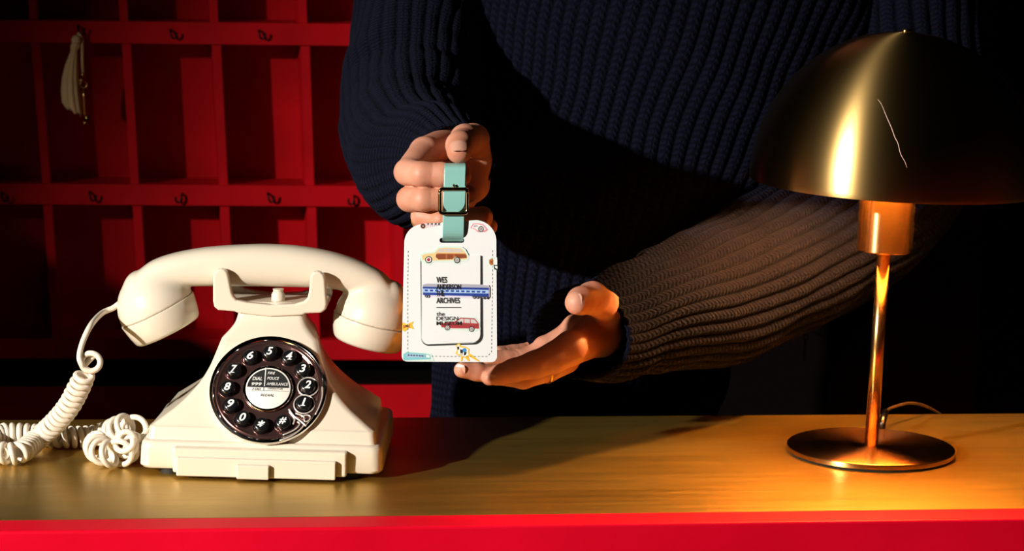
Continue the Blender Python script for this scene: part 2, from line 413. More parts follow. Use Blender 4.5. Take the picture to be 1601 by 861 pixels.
g = G(); g.tube([pt(131, 136, -.014), pt(131.5, 150, -.014), pt(133, 175, -.014), pt(133, 189, -.014)], .0016); g.box(*[v for v in (lambda c: (c[0]-.0005, c[0]+.005, c[1]-.001, c[1]+.001, c[2]-.006, c[2]))(pt(133, 178, -.014))]); g.ball(pt(133, 190, -.014), .0022); g.torus(.0035, .0009, lambda x, y, h: pt(131, 130, -.014)+np.array([x, h, y])); g.obj('key_shank', M['gold'], tk, world=True)
# second key on the right, deep in the dark
gk = thing('hanging_key', pt(1292, 548, +.10), 'tiny gold key hanging in the dark left of the lamp pole', 'key')
g = G(); g.tube([pt(1293, 556, +.10), pt(1291, 575, +.10), pt(1291, 590, +.10)], .0016); g.torus(.003, .0009, lambda x, y, h: pt(1293, 552, +.10)+np.array([x, h, y])); g.obj('key_shank', M['gold'], gk, world=True)
g = G(); g.tube([pt(1293, 550, +.0998), pt(1293, 545, +.108), pt(1293, 543, +.1395)], .0010); g.obj('hook', M['iron'], gk, world=True)

# ------------------------------------------------------------------ telephone
PHL = onz(407, 746, ZC)
PYAW = -math.radians(9.0)
ph = thing('telephone', (PHL[0], PHL[1], ZC), 'ivory retro push-button telephone with a chrome dial on the brass counter', 'telephone', None, PYAW)
ph.scale = (1.015, 1.015, 1.015)
def rr(hw, y0, y1, r, z, k=6, hw2=None):    # rounded rectangle ring, ccw; hw front half width, hw2 rear
    hw2 = hw if hw2 is None else hw2; P = []
    for cx, cy, a0 in ((hw-r, y0+r, -PI/2), (hw2-r, y1-r, 0), (-(hw2-r), y1-r, PI/2), (-(hw-r), y0+r, PI)):
        for i in range(k+1):
            a = a0+PI/2*i/k; P.append((cx+r*math.cos(a), cy+r*math.sin(a), z))
    return P
# plinth
g = G().rings([rr(.0935, .0015, .152, .008, .005), rr(.0955, 0, .154, .009, .007), rr(.0950, .0005, .1535, .009, .020), rr(.0942, .0012, .153, .009, .0245), rr(.0925, .0025, .1515, .009, .0262), rr(.0905, .004, .15, .008, .0266)])
autosm(g.obj('plinth', M['ivory'], ph), 40)
# body
prof = [(.0267, .0905, .006, .148), (.0275, .0900, .0065, .1475), (.0355, .0885, .0085, .146), (.0375, .0865, .0105, .1445), (.043, .0790, .0145, .143), (.050, .0695, .0195, .140), (.058, .0608, .0252, .137),
        (.068, .0522, .0325, .133), (.078, .0462, .0400, .130), (.088, .0422, .0473, .128), (.0965, .0392, .0536, .127), (.0995, .0378, .0565, .1265), (.104, .0335, .060, .126), (.109, .0295, .0640, .1255), (.114, .0275, .0670, .125), (.121, .0262, .0695, .125)]
pr = spline(prof, 60)
g = G().rings([rr(p[1], p[2], p[3], .0055, p[0], 5, p[1]*(.955-.12*min(1, max(0, (p[0]-.035)/.05)))) for p in pr]); autosm(g.obj('body', M['ivory'], ph), 50)
# front drawer with stepped surround and pull tab
def fbox(x0, x1, z0, z1, y0, y1, name, par, bv=.0015):
    o = G().box(x0, x1, y0, y1, z0, z1).obj(name, M['ivory'], par, smooth=False); bevel(o, bv, 3); return o
fbox(-.068, .068, .0035, .0235, -.0075, .02, 'drawer_surround', ph, .002)
dr = fbox(-.0645, .0600, .0022, .0170, -.0125, -.0076, 'drawer', ph, .0012)
fbox(-.0170, .0085, .0020, .0135, -.0170, -.0126, 'pull_tab', dr, .0012)
for x in (-.072, .070):
    for y in (.012, .138):
        G().lathe([(.0085, 0), (.0085, .0049)], lambda a, b, h, x=x, y=y: (x+a, y+b, h), 24, 0, True, True).obj('foot', M['rubber'], ph, smooth=False)
# cradle
def ck(px, py): return ((px-421.5)/1925, .1535-(py-421)/1925/.972)
zc = [(151, 175), (125, 180), (103, 198), (95, 230), (96, 390), (104, 425), (130, 446), (240, 452), (265, 462), (480, 480), (690, 464), (715, 452), (815, 446), (845, 425), (853, 390), (838, 225), (828, 196), (808, 179), (786, 174), (762, 178), (744, 198), (738, 225), (732, 310), (722, 350), (700, 372), (640, 392), (480, 402), (330, 392), (252, 376), (232, 355), (220, 330), (198, 225), (188, 195), (172, 179)]
zc = [ck(310+a/4.306, 380+b/4.306) for a, b in zc]
zc = [tuple(p) for p in zc]
g = G().prism(zc, lambda a, b: (a, .0655, b), lambda a, b: (a, .0735, b)); o = g.obj('cradle_front', M['ivory'], ph, smooth=False); bevel(o, .0018, 3, 40)
g = G().prism(zc, lambda a, b: (a, .1195, b), lambda a, b: (a, .1275, b)); o = g.obj('cradle_rear', M['ivory'], ph, smooth=False); bevel(o, .0018, 3, 40)
g = G().box(-.044, .044, .0737, .1193, .1213, .1262); o = g.obj('saddle', M['ivory'], ph, smooth=False); bevel(o, .0015, 2)
g = G().lathe([(.0055, .1263), (.0055, .131), (.004, .1335), (.0045, .1355)], lambda a, b, h: (a+.004, b+.085, h), 20, 0, True, True); autosm(g.obj('plunger', M['ivory'], ph))

# dial
TAU = math.radians(36.5)
dn = np.array([0, -math.cos(TAU), math.sin(TAU)]); du = np.array([0, math.sin(TAU), math.cos(TAU)]); dx = np.array([1., 0, 0])
dtw = math.radians(2)
DC = np.array([.0028, .0290, .0625])
def D(x, y, h): return DC+dx*x+du*y+dn*h
DR = .0468
dial = G().lathe([(.0458, -.006), (DR-.0006, .0015), (DR, .0035), (DR-.0006, .0052), (.0442, .0058), (.0430, .0052), (.0424, .0040)], D, 96).obj('dial_bezel', M['chrome'], ph); autosm(dial, 40)
dp = G().lathe([(.0003, .0041), (.0190, .0041), (.0196, .0040), (.038, .0034), (.0395, .0040), (.0402, .0048), (.0412, .0048), (.0424, .0038)], D, 96, 0, True).obj('dial_plate', M['dialplate'], ph, label='glossy chrome dial plate with dark reddish reflection in its colour')
lab = [('5', 91), ('4', 61.5), ('3', 33), ('2', 6), ('1', -22), ('#', -64), ('*', -95), ('0', -124), ('9', -152), ('8', 180.5), ('7', 151.5), ('6', 120)]
for t, a in lab:
    a = math.radians(a); cx, cy = .0316*math.cos(a), .0316*math.sin(a)-.0004
    f = lambda x, y, h, cx=cx, cy=cy: D(cx+x, cy+y, h)
    b = G().lathe([(.0066, .0036), (.0066, .0050), (.0061, .0056), (.0060, .0082), (.0055, .0090), (.0040, .0094), (.0002, .0096)], f, 32, 0, False, True).obj('button', M['black'], ph, label='round black button with white symbol')
    V, Fc = text_mesh(t, .0095, .25, .95, .00022)
    hgt = {'*': .0056, '#': .0058}.get(t, .0068); wd = {'1': .0034, '*': .0058, '#': .0060}.get(t, .0052)
    Q = bbox_fit(V, -wd/2, wd/2, -hgt/2, hgt/2)
    n0 = len(Q)
    VV = [f(x, y, .00972) for x, y in Q]
    gg = G().add(VV, Fc)
    if t in '1740'and t != '0':            # little serifs
        s0 = -hgt/2
        sx = {'1': -.0006, '7': -.0012, '4': .0005}[t]
        gg.add([f(sx-.0019, s0, .00973), f(sx+.0017, s0, .00973), f(sx+.0018, s0+.0006, .00973), f(sx-.0018, s0+.0006, .00973)], [(0, 1, 2, 3)])
    gg.obj('numeral', M['white'], b, smooth=False)
    if t in '12':                          # finger rings with bright rim reflections put in as paler colour
        G().torus(.0080, .00060, f, .0050, 48, 8).obj('finger_ring', M['chrome_bright'], dp)
    else:
        G().torus(.0073, .00030, f, .0039, 40, 8).obj('finger_ring', M['dialplate'], dp)
# finger stop
def F2(px, py):                            # zoom-3 pixels to dial plane
    return ((px-488)/431*DR, -(py-425)/397*DR)
st = []
for pts, r in (([(650, 570), (690, 620), (735, 650), (785, 690)], .0008), ([(655, 590), (695, 640), (690, 680)], .0007), ([(700, 600), (760, 620), (770, 655), (800, 650), (810, 620), (780, 610), (745, 625)], .0006),
               ([(720, 660), (735, 680), (700, 720), (620, 760)], .00055), ([(770, 680), (740, 720), (680, 765), (600, 800)], .0006), ([(845, 605), (870, 540), (885, 470), (880, 400)], .0006)):
    P = [D(*F2(a, b), .0058) for a, b in pts]; st.append((spline(P, 20), r))
g = G()
for P, r in st: g.tube(P, r, 8)
g.obj('finger_stop', M['chrome_bright'], dp)
# centre label
hub = G().lathe([(.0195, .0040), (.0200, .0052), (.0197, .0064), (.0188, .0070), (.0178, .0066)], D, 64).obj('hub_ring', M['chrome'], ph)
card = G().lathe([(.0178, .0062), (.0174, .0064), (.0002, .0064)], D, 64, 0, False, True).obj('centre_card', M['cardw'], ph, label='white and black emergency number card')
pol = [(.0166*math.cos(a), .0166*math.sin(a)) for a in np.linspace(math.radians(2.5), math.radians(177.5), 40)]
G().add([D(a, b, .00655) for a, b in pol], [tuple(range(40))]).obj('black_print', M['ink'], card, smooth=False)
def ctext(s, x0, x1, y0, y1, mat, h=.0067, shear=.22, off=.00000, name='lettering'):
    V, Fc = text_mesh(s, .003, shear, 1, off); Q = bbox_fit(V, x0, x1, y0, y1)
    G().add([D(a, b, h) for a, b in Q], Fc).obj(name, mat, card, smooth=False)
k = DR/431/2.0
def cc(zx, zy): return ((zx-480)*k*.98, -(zy-445)*k*1.12+.0008)   # zoom-8 px -> card coords
def czt(s, x0, y0, x1, y1, mat, **kw):
    a = cc(x0, y1); b = cc(x1, y0); ctext(s, a[0], b[0], a[1], b[1], mat, **kw)
czt('DIAL', 240, 300, 385, 348, M['white'], off=.00003); czt('999', 232, 380, 382, 425, M['white'], off=.00003)
czt('FIRE', 460, 222, 570, 258, M['white']); czt('POLICE', 460, 296, 635, 335, M['white']); czt('AMBULANCE', 455, 375, 775, 415, M['white'])
czt('100', 248, 455, 372, 490, M['ink']); czt('OPERATOR', 475, 450, 697, 475, M['ink']); czt('REDIAL', 378, 540, 580, 575, M['ink'])
def cline(x0, y0, x1, y1, mat, name='rule_line', hh=.00672):
    a = cc(x0, y1); b = cc(x1, y0)
    G().add([D(a[0], a[1], hh), D(b[0], a[1], hh), D(b[0], b[1], hh), D(a[0], b[1], hh)], [(0, 1, 2, 3)]).obj(name, mat, card, smooth=False)
cline(420, 165, 432, 432, M['white']); cline(415, 440, 421, 490, M['ink']); cline(165, 492, 795, 496, M['ink'])

# handset : a thing of its own, lying in the cradle
phm = Matrix.Translation((PHL[0], PHL[1], ZC)) @ Matrix.Rotation(PYAW, 4, 'Z')
hs0 = phm @ Vector((0, .0965, .15))
hs0 = hs0+Vector((-.0025, 0, 0))
hset = thing('telephone_handset', hs0, 'ivory telephone handset lying across the cradle of the phone', 'handset', None, -math.radians(6.5))
SC = 1915.0
def hp(px, py, dy=0): return np.array([(px-418)/SC, dy, (.1535-.15)-(py-421-5)/SC/.972])
hpts = [(208, 455, 18, 15), (228, 443, 23, 17), (262, 433, 26, 18), (310, 427, 30, 18.5), (360, 424, 32, 19), (410, 422.5, 33, 19), (460, 423.5, 32, 19), (510, 428, 29, 18.5), (552, 438, 27, 18), (588, 452, 25, 17), (606, 464, 21, 15)]
HS = spline([(hp(a[0], a[1])[0], hp(a[0], a[1])[2], a[2]/SC, a[3]/1000) for a in hpts], 120)
HC = [(hp(238, 493), unit((.46, 0, -.89)), .0320), (hp(578, 503), unit((-.24, 0, -.97)), .0320)]
def hsdf(P):
    x = P[..., 0]; u = np.interp(x, HS[:, 0], np.arange(len(HS)))
    f_ = lambda k: np.interp(u, np.arange(len(HS)), HS[:, k])
    rz, ry, cz = f_(2), f_(3), f_(1)
    ex = np.maximum(0, np.maximum(HS[0, 0]-x, x-HS[-1, 0]))
    vz = np.sqrt(((P[..., 2]-cz))**2+ex**2)
    e = ((vz/rz)**2.4+(np.abs(P[..., 1])/ry)**2.4)**(1/2.4)
    d = (e-1)*np.minimum(rz, ry)
    # flatten the underside of the grip
    cups = None
    for c, n, r in HC:
        v = P-c; h = v@n; rad = np.linalg.norm(v-h[..., None]*n, axis=-1)
        dome = (np.sqrt((h/1.05)**2+rad**2)-r)
        neck = np.maximum(dome, h-.0005)
        cups = neck if cups is None else np.minimum(cups, neck)
    return smin(d, cups, .005)
V, Fc = nets(hsdf, (-.135, -.036, -.085), (.125, .036, .035), .0010)
mk('handle', V, Fc, M['ivory'], hset)
def cupf(c, n):
    e1 = unit(np.cross(n, (0, 1, 0))); e2 = np.cross(n, e1)
    return lambda x, y, h: c+e1*x+e2*y+n*h
for (c, n, r), nm in zip(HC, ('earpiece', 'mouthpiece')):
    f = cupf(c, n)
    o = G().lathe([(r-.001, .0006), (r+.0006, .0010), (r+.0008, .0018), (r-.0012, .0125), (r-.0030, .0190), (r-.0048, .0212), (r-.010, .0216), (r-.016, .0195), (.0002, .0185)], f, 64, 0, True, True).obj(nm, M['ivory'], hset); autosm(o, 60)

# cord
dH = 2.16
bpy.context.view_layer.update()
he = np.array(hset.matrix_world @ Vector(tuple(HC[0][0]+np.array([-.0300, 0, .004])))); hd = float((he-CAM)@Fv)
P = [he, W(176, 482, hd-.002), W(160, 489, hd-.01), W(143, 507, 2.152), W(130, 533, 2.142), W(124, 558, 2.137), W(129, 572, 2.136)]
lead = spline(P, 40)
# two open loops then the coil
loop = [W(142+15*math.cos(a), 566-15*math.sin(a)*.95, 2.138+.004*i/24) for i, a in enumerate(np.linspace(PI*1.15, PI*1.15+2*PI*1.6, 40))]
def CT(px, py, h=.0): return onz(px, py, ZC+h)        # on the counter at height h
def hel(ctrl, pitch, k=24):                            # ctrl: [x,y,z,radius]
    C = spline(ctrl, 400); C = resample(C, .0004); turns = max(3, round(np.linalg.norm(np.diff(C[:, :3], axis=0), axis=1).sum()/pitch)); n = turns*k
    idx = np.linspace(0, len(C)-1, n).astype(int); ii = np.linspace(0, len(C)-1, n)
    Cc = np.stack([np.interp(ii, np.arange(len(C)), C[:, j]) for j in range(4)], 1)
    fr = frames(Cc[:, :3], (0, 0, 1)); out = []
    for i in range(n):
        T, A, B = fr[i]; a = 2*PI*i/k
        out.append(Cc[i, :3]+Cc[i, 3]*(math.cos(a)*A+math.sin(a)*B))
    return np.array(out)
def c4(p, r): return list(p)+[r]
RC = .0073
coil1 = [c4(W(134, 583, 2.145), .0062), c4(W(124, 604, 2.153), RC), c4(W(108, 634, 2.165), RC), c4(W(85, 662, 2.18), RC), c4(W(58, 686, 2.195), RC), c4(CT(30, 707, .0100), RC), c4(CT(0, 707, .0098), RC),
         c4(CT(-28, 698, .0098), RC), c4(CT(-24, 685, .0098), RC), c4(CT(8, 678, .0098), RC), c4(CT(62, 680, .0098), RC), c4(CT(100, 683, .0098), RC), c4(CT(140, 682, .0095), RC), c4(CT(160, 678, .012), .0072)]
h1 = hel(coil1, .0064)
knot = [c4(CT(160, 680, .0125), .0078), c4(CT(176, 674, .022), .0085), c4(CT(198, 668, .030), .0100), c4(CT(213, 676, .024), .0105), c4(CT(203, 690, .018), .009), c4(CT(176, 692, .014), .009), c4(CT(152, 696, .0125), .0098),
        c4(CT(160, 706, .0122), .0092), c4(CT(182, 709, .0128), .0100), c4(CT(199, 700, .0135), .010), c4(CT(194, 688, .024), .007), c4(CT(207, 684, .024), .004), c4(CT(219, 688, .021), .0003)]
h2 = hel(knot, .0105, 26)
jack = ph_in = np.array(phm @ Vector((-.0885, .05, .031)))
tail = spline([h2[-1], (h2[-1]+jack)/2+np.array([0, 0, .003]), jack], 12)
full = np.vstack([lead[:-1], loop, h1, h2, tail])
# smooth the joins
full = resample(full, .0012)
sm = full.copy()
for _ in range(3): sm[1:-1] = (sm[:-2]+2*sm[1:-1]+sm[2:])/4
zmin = ZC+.0024; sm[:, 2] = np.maximum(sm[:, 2], zmin)
cordo = G().tube(sm, .0024, 10).obj('coiled_cord', M['cord'])
bpy.context.view_layer.update(); cordo.parent = ph; cordo.matrix_parent_inverse = ph.matrix_world.inverted()

# ------------------------------------------------------------------ table lamp
LB = onz(1361, 708, ZC)
LD = float((LB-CAM)@Fv); LS = FPX/LD
lamp = thing('table_lamp', (LB[0], LB[1], ZC), 'brushed brass mushroom table lamp with a domed shade, switched on', 'lamp')
tilt = 0.020                               # a slight lean to the right
ld = unit(np.array([math.sin(tilt), 0, math.cos(tilt)]))
lx = unit(np.array([math.cos(tilt), 0, -math.sin(tilt)])); ly = np.array([0, 1., 0])
def LF(x, y, h): return lx*x+ly*y+ld*h
def flatF(x, y, h): return (x, y, h)
rbase = 131/LS
autosm(G().lathe([(rbase-.002, 0), (rbase-.001, .0018)], flatF, 72, 0, True, True).obj('felt_pad', M['rubber'], lamp), 40)
o = G().lathe([(.0002, .0066), (rbase-.001, .0066), (rbase-.0002, .0060), (rbase, .0054), (rbase, .0022), (rbase-.0006, .0019), (.0002, .0019)], flatF, 96, 0, True, True).obj('base', [M['brass'], M['base_top']], lamp)
mi = [1 if (all(abs(o.data.vertices[v].co.z-.0066) < 1e-5 for v in p.vertices)) else 0 for p in o.data.polygons]; o.data.polygons.foreach_set('material_index', mi); autosm(o, 40)
zc0 = (711-400)/LS/.972                    # bottom of the cup
ztop = (705-52-13)/LS/.972
zrim = (703-280)/LS/.972-.006
G().lathe([(.0058, .0067), (.0058, zc0+.001)], LF, 32, 0, True, True).obj('pole', M['polebrass'], lamp)
rc = 43/LS
o = G().lathe([(.0002, zc0), (rc-.001, zc0), (rc, zc0+.001), (rc, zrim+.018), (rc-.0015, zrim+.019), (rc-.0018, zrim+.012), (.0002, zrim+.012)], LF, 64, 0, True, True).obj('socket_cup', M['brass'], lamp); autosm(o, 40)
Rs = 226/LS; SHX = .0065; Hs = ztop-zrim
pf = []
for i in range(41):
    a = PI/2*i/40
    pf.append((Rs*math.cos(a)**.98 if a < PI/2-1e-6 else .0004, zrim+.004+(Hs-.004)*math.sin(a)**1.04))
pf = [(Rs-.0004, zrim), (Rs, zrim+.002)]+pf
LF0 = LF
def LF(x, y, h): return LF0(x+SHX, y, h)
sh = G().lathe(pf, LF, 128).obj('lamp_shade', M['shade'], lamp)
pin = [(max(r-.0016, .0004), h-.0012 if i > 2 else h) for i, (r, h) in enumerate(pf)]
G().lathe([pf[0]]+pin, LF, 96).obj('shade_lining', M['shade_in'], sh, label='bright gold inside of the shade')
G().lathe([(.0048, ztop-.0006), (.0048, ztop+.0012), (.0042, ztop+.002), (.0002, ztop+.0022)], LF, 32, 0, True, True).obj('finial', M['brass'], lamp)
LF = LF0
G().ball(LF(0, 0, zrim+.082), .016, 0, 24, 16).obj('bulb', M['bulb'], lamp)
G().lathe([(.0075, zrim+.0125), (.0075, zrim+.070)], LF, 24, 0, True, True).obj('bulb_socket', M['black'], lamp)
# support spider from cup to shade
g = G()
for a in (0.3, 0.3+2*PI/3, 0.3+4*PI/3): g.tube([LF(.016*math.cos(a), .016*math.sin(a), zrim+.013), LF(.03*math.cos(a), .03*math.sin(a), zrim+.04), LF(.03*math.cos(a), .03*math.sin(a), zrim+.085), LF(.008*math.cos(a), .008*math.sin(a), ztop-.003)], .0012, 6)
g.obj('shade_carrier', M['brass'], lamp)
# squiggly reflection on the shade, modelled as a thin pale raised line
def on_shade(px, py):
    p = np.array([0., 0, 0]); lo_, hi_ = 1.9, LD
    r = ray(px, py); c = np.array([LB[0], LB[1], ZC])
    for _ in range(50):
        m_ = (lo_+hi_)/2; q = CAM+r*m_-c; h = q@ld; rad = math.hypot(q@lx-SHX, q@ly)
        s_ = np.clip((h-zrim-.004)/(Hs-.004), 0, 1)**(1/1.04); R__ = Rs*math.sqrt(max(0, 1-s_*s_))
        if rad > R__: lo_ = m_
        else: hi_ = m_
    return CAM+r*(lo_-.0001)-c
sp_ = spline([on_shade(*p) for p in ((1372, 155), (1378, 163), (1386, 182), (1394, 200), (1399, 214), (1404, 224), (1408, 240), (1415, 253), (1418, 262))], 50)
G().tube(sp_, np.interp(np.arange(50), [0, 10, 35, 49], [.0003, .00035, .00028, .0001]), 6).obj('painted_reflection', pm('pale_reflection', (.75, .5, .42), .5), sh, label='thin pale squiggly reflection modelled on the shade')
# power cord
P = [W(1380, 662, LD+.062), W(1382, 652, LD+.075), W(1386, 642, LD+.09), W(1400, 635, LD+.11), W(1425, 630, LD+.13), W(1450, 636, LD+.16), W(1476, 651, LD+.175)]
P = [CT(1378, 668, .004)]+P
P = spline(P, 60)
G().tube(P, .0013, 8).obj('power_cord', M['cable'], lamp, world=True)
G().tube([CT(1378, 670, .0065), W(1381, 655, LD+.068), W(1384, 644, LD+.085)], .0032, 10).obj('cord_grip', M['black'], lamp, world=True)

# ------------------------------------------------------------------ luggage tag
TD = 2.085; TS = FPX/TD
ltag = thing('luggage_tag', W(703, 460, TD), 'white leather luggage tag printed with cars and a train, held up by a mint strap', 'luggage tag')
tn_ = -unit(ray(703, 460))
def T(px, py, h=0.): return W(px, py, TD)+tn_*h        # h towards the viewer
def arc(cx, cy, r, a0, a1, n=8): return [(cx+r*math.cos(math.radians(a0+(a1-a0)*i/n)), cy-r*math.sin(math.radians(a0+(a1-a0)*i/n))) for i in range(n+1)]
outl = arc(662, 380, 30, 180, 92, 12)+arc(743, 377, 33, 88, 4, 12)+arc(768, 557, 9, 0, -90)+arc(637, 556, 9, -90, -180)
slot = arc(722, 375.5, 4, 90, -90, 6)+arc(691, 375.5, 4, 270, 90, 6)
def plate(outl, holes, z0, z1, name, mats, par, b=.0004):
    bm = bmesh.new()
    loops = []
    for lp in [outl]+holes:
        vs = [bm.verts.new(T(a, c, z1)) for a, c in lp]; loops.append(vs)
        for i in range(len(vs)): bm.edges.new((vs[i], vs[(i+1) % len(vs)]))
    bmesh.ops.triangle_fill(bm, use_beauty=True, use_dissolve=False, edges=bm.edges[:])
    top = bm.faces[:]
    ret = bmesh.ops.extrude_face_region(bm, geom=top)
    bmesh.ops.translate(bm, vec=Vector((tn_*(z0-z1)).tolist()), verts=[v for v in ret['geom'] if isinstance(v, bmesh.types.BMVert)])
    bmesh.ops.recalc_face_normals(bm, faces=bm.faces)
    V = [tuple(v.co) for v in bm.verts]; bm.verts.index_update(); Fc = [tuple(v.index for v in f.verts) for f in bm.faces]
    mi = [1 if abs(f.normal.dot(Vector(tn_.tolist()))) < .5 else 0 for f in bm.faces]; bm.free()
    o = mk(name, V, Fc, mats, par, smooth=False, world=True, mi=mi); return o
body_t = plate(outl, [slot], -.0028, 0, 'tag_body', [M['tagw'], M['tagedge']], ltag)
# card window flap
flap = [(660, 399), (751, 399)]+arc(738, 522, 13, 0, -90, 8)+arc(670, 527, 11, -90, -180, 8)
plate(flap, [], .0002, .0008, 'card_flap', [M['tagw'], M['tagedge']], ltag)
gro = [(752.2, 400), (754.6, 400)]+arc(741, 524, 14.5, 0, -90, 8)+arc(671, 528, 12.5, -90, -180, 8)+[(657.2, 400), (658.8, 400)]+arc(670.5, 527, 11.3, 180, 270, 8)+arc(738.5, 522.5, 13.6, -90, 0, 8)
G().add([T(a, b, .00012) for a, b in gro], [tuple(range(len(gro)))]).obj('window_groove', M['ink'], ltag, smooth=False, world=True)
# stitches
stch = pm('grey_stitch', (.07, .07, .075), .8)
path = [(638, 392)]+[(637.5, y) for y in (440, 500, 548)]+[(640, 556), (700, 557), (762, 557), (768.5, 550), (769, 500), (770, 440), (770, 385)]
pp = resample(np.array([list(p)+[0] for p in path], float)[:, :2].repeat(1, 0) if False else np.array([(a, b, 0.) for a, b in path]), 1.0)
g = G(); i = 0
while i < len(pp)-4:
    g.tube([T(*pp[i][:2], .0001), T(*pp[i+3][:2], .0001)], .00022, 5); i += 6
g.obj('stitching', stch, ltag, smooth=False, world=True)
# printed pictures : flat coloured prints on the leather
pcols = {}
def pc(name, rgb):
    if name not in pcols: pcols[name] = pm('print_'+name, rgb, .45)
    return pcols[name]
def art(name, label, polys, lay=.00095):
    mats = []; g = G()
    for i, (col, pts) in enumerate(polys):
        m = pc(*col)
        if m not in mats: mats.append(m)
        g.add([T(a, b, lay+.00002*i) for a, b in pts], [tuple(range(len(pts)))], mats.index(m))
    return g.obj(name, mats, ltag, smooth=False, world=True, label=label)
def Z(pts, ox=610, oy=330, k=3.442): return [(ox+a/k, oy+b/k) for a, b in pts]
def disc(cx, cy, r, n=16): return [(cx+r*math.cos(2*PI*i/n), cy+r*math.sin(2*PI*i/n)) for i in range(n)]
cW = ('pale', (.80, .80, .76)); cK = ('black', (.012, .012, .014)); cCr = ('cream', (.72, .52, .24)); cBr = ('brown', (.22, .05, .015)); cRd = ('dark_red', (.36, .03, .04)); cGl = ('glass', (.55, .50, .48))
cNv = ('navy', (.012, .04, .26)); cLb = ('light_blue', (.35, .52, .78)); cGy = ('grey', (.36, .36, .42)); cTl = ('teal', (.20, .50, .55)); cYl = ('yellow', (.75, .48, .03)); cPk = ('pink', (.70, .25, .30)); cHl = ('pale_green', (.60, .74, .66)); cOr = ('rust', (.45, .14, .03)); cLc = ('lilac', (.66, .62, .74)); cDg = ('dark_grey', (.06, .06, .07)); cCy = ('blue', (.05, .25, .55))
def wheel(cx, cy, r): return [(cK, Z(disc(cx, cy, r))), (cW, Z(disc(cx, cy, r*.68))), (cK, Z(disc(cx, cy, r*.5))), (cGl, Z(disc(cx, cy, r*.3)))]
def wheelr(cx, cy, r): return [(cK, Z(disc(cx, cy, r))), (cW, Z(disc(cx, cy, r*.75))), (cRd, Z(disc(cx, cy, r*.5)))]
art('printed_station_wagon', 'cream and brown wooden station wagon print', [
    (cHl, Z([(160, 232), (180, 222), (235, 215), (258, 192), (300, 186), (385, 190), (405, 205), (424, 240), (422, 266), (380, 272), (375, 286), (345, 286), (335, 274), (232, 274), (215, 288), (185, 284), (165, 268)])),
    (cCr, Z([(170, 238), (190, 230), (240, 224), (262, 200), (300, 196), (380, 200), (398, 214), (416, 240), (414, 258), (340, 264), (230, 266), (176, 262)])),
    (cGl, Z([(250, 222), (268, 203), (288, 202), (288, 222)])), (cGl, Z([(293, 222), (293, 202), (335, 202), (337, 222)])), (cGl, Z([(341, 222), (340, 203), (378, 204), (390, 222)])),
    (cBr, Z([(246, 232), (330, 230), (410, 234), (412, 252), (380, 254), (350, 244), (335, 258), (260, 260), (246, 248)])), (cOr, Z([(250, 226), (405, 228), (406, 233), (250, 231)])), (cOr, Z([(300, 232), (306, 232), (306, 258), (300, 258)])), (cOr, Z([(340, 232), (346, 232), (346, 248), (340, 248)]))] + wheelr(207, 261, 19)+wheel(360, 263, 17))
tr = [(cLc, Z([(172, 395), (190, 388), (530, 396), (535, 410), (535, 462), (470, 470), (180, 458)])), (cGy, Z([(176, 396), (200, 390), (480, 394), (530, 402), (532, 412), (176, 408)])), (cNv, Z([(175, 406), (532, 412), (532, 460), (176, 450)])), (cLb, Z([(177, 416), (530, 424), (530, 443), (177, 437)]))]
for i in range(12):
    x = 186+i*28; y = 421+i*.7; tr.append((cNv, Z([(x, y), (x+17, y+.4), (x+17, y+10), (x, y+9.6)])))
tr += [(cDg, Z([(185, 450), (215, 451), (213, 462), (188, 461)])), (cDg, Z([(440, 456), (530, 460), (525, 470), (445, 466)]))]
for x, y in ((195, 458), (207, 458), (452, 464), (470, 464), (500, 465), (518, 465)): tr += [(cK, Z(disc(x, y, 7))), (cGy, Z(disc(x, y, 3.5)))]
art('printed_train', 'blue railway carriage print', tr)
art('printed_red_wagon', 'dark red station wagon print', [
    (cHl, Z([(266, 600), (300, 590), (340, 585), (372, 566), (460, 570), (482, 600), (487, 636), (455, 648), (420, 646), (340, 636), (300, 646), (272, 628)])),
    (cRd, Z([(272, 604), (300, 598), (345, 594), (378, 572), (455, 576), (478, 604), (480, 632), (330, 630), (276, 624)])),
    (cGl, Z([(352, 597), (380, 578), (395, 578), (395, 600)])), (cGl, Z([(399, 600), (399, 579), (428, 580), (430, 602)])), (cGl, Z([(434, 602), (432, 580), (454, 582), (470, 604)])), (cBr, Z([(345, 608), (476, 612), (476, 616), (345, 612)]))]+wheel(308, 626, 15)+wheel(438, 634, 15))
art('printed_bow', 'yellow ribbon shape print at the left edge', [(cYl, Z([(66, 598), (90, 608), (126, 592), (118, 612), (128, 634), (100, 628), (78, 648), (66, 640)])), (cOr, Z([(70, 612), (92, 616), (110, 606), (104, 618), (112, 628), (88, 624), (70, 632)])), (cK, Z([(82, 612), (98, 614), (96, 622), (84, 620)]))], .0002)
art('printed_bus', 'teal bus print in the bottom left corner', [(cHl, Z([(68, 800), (66, 766), (84, 752), (190, 762), (222, 768), (238, 806), (200, 808), (80, 806)])), (cTl, Z([(70, 798), (72, 768), (90, 758), (190, 766), (216, 772), (220, 796), (80, 803)])), (cLb, Z([(90, 768), (186, 774), (186, 786), (90, 784)]))]+[(cDg, Z([(94+i*15, 770+i*.8), (104+i*15, 771+i*.8), (104+i*15, 779+i*.8), (94+i*15, 778+i*.8)])) for i in range(6)]+[(cW, Z([(194, 772), (212, 776), (212, 788), (194, 786)]))], .0002)
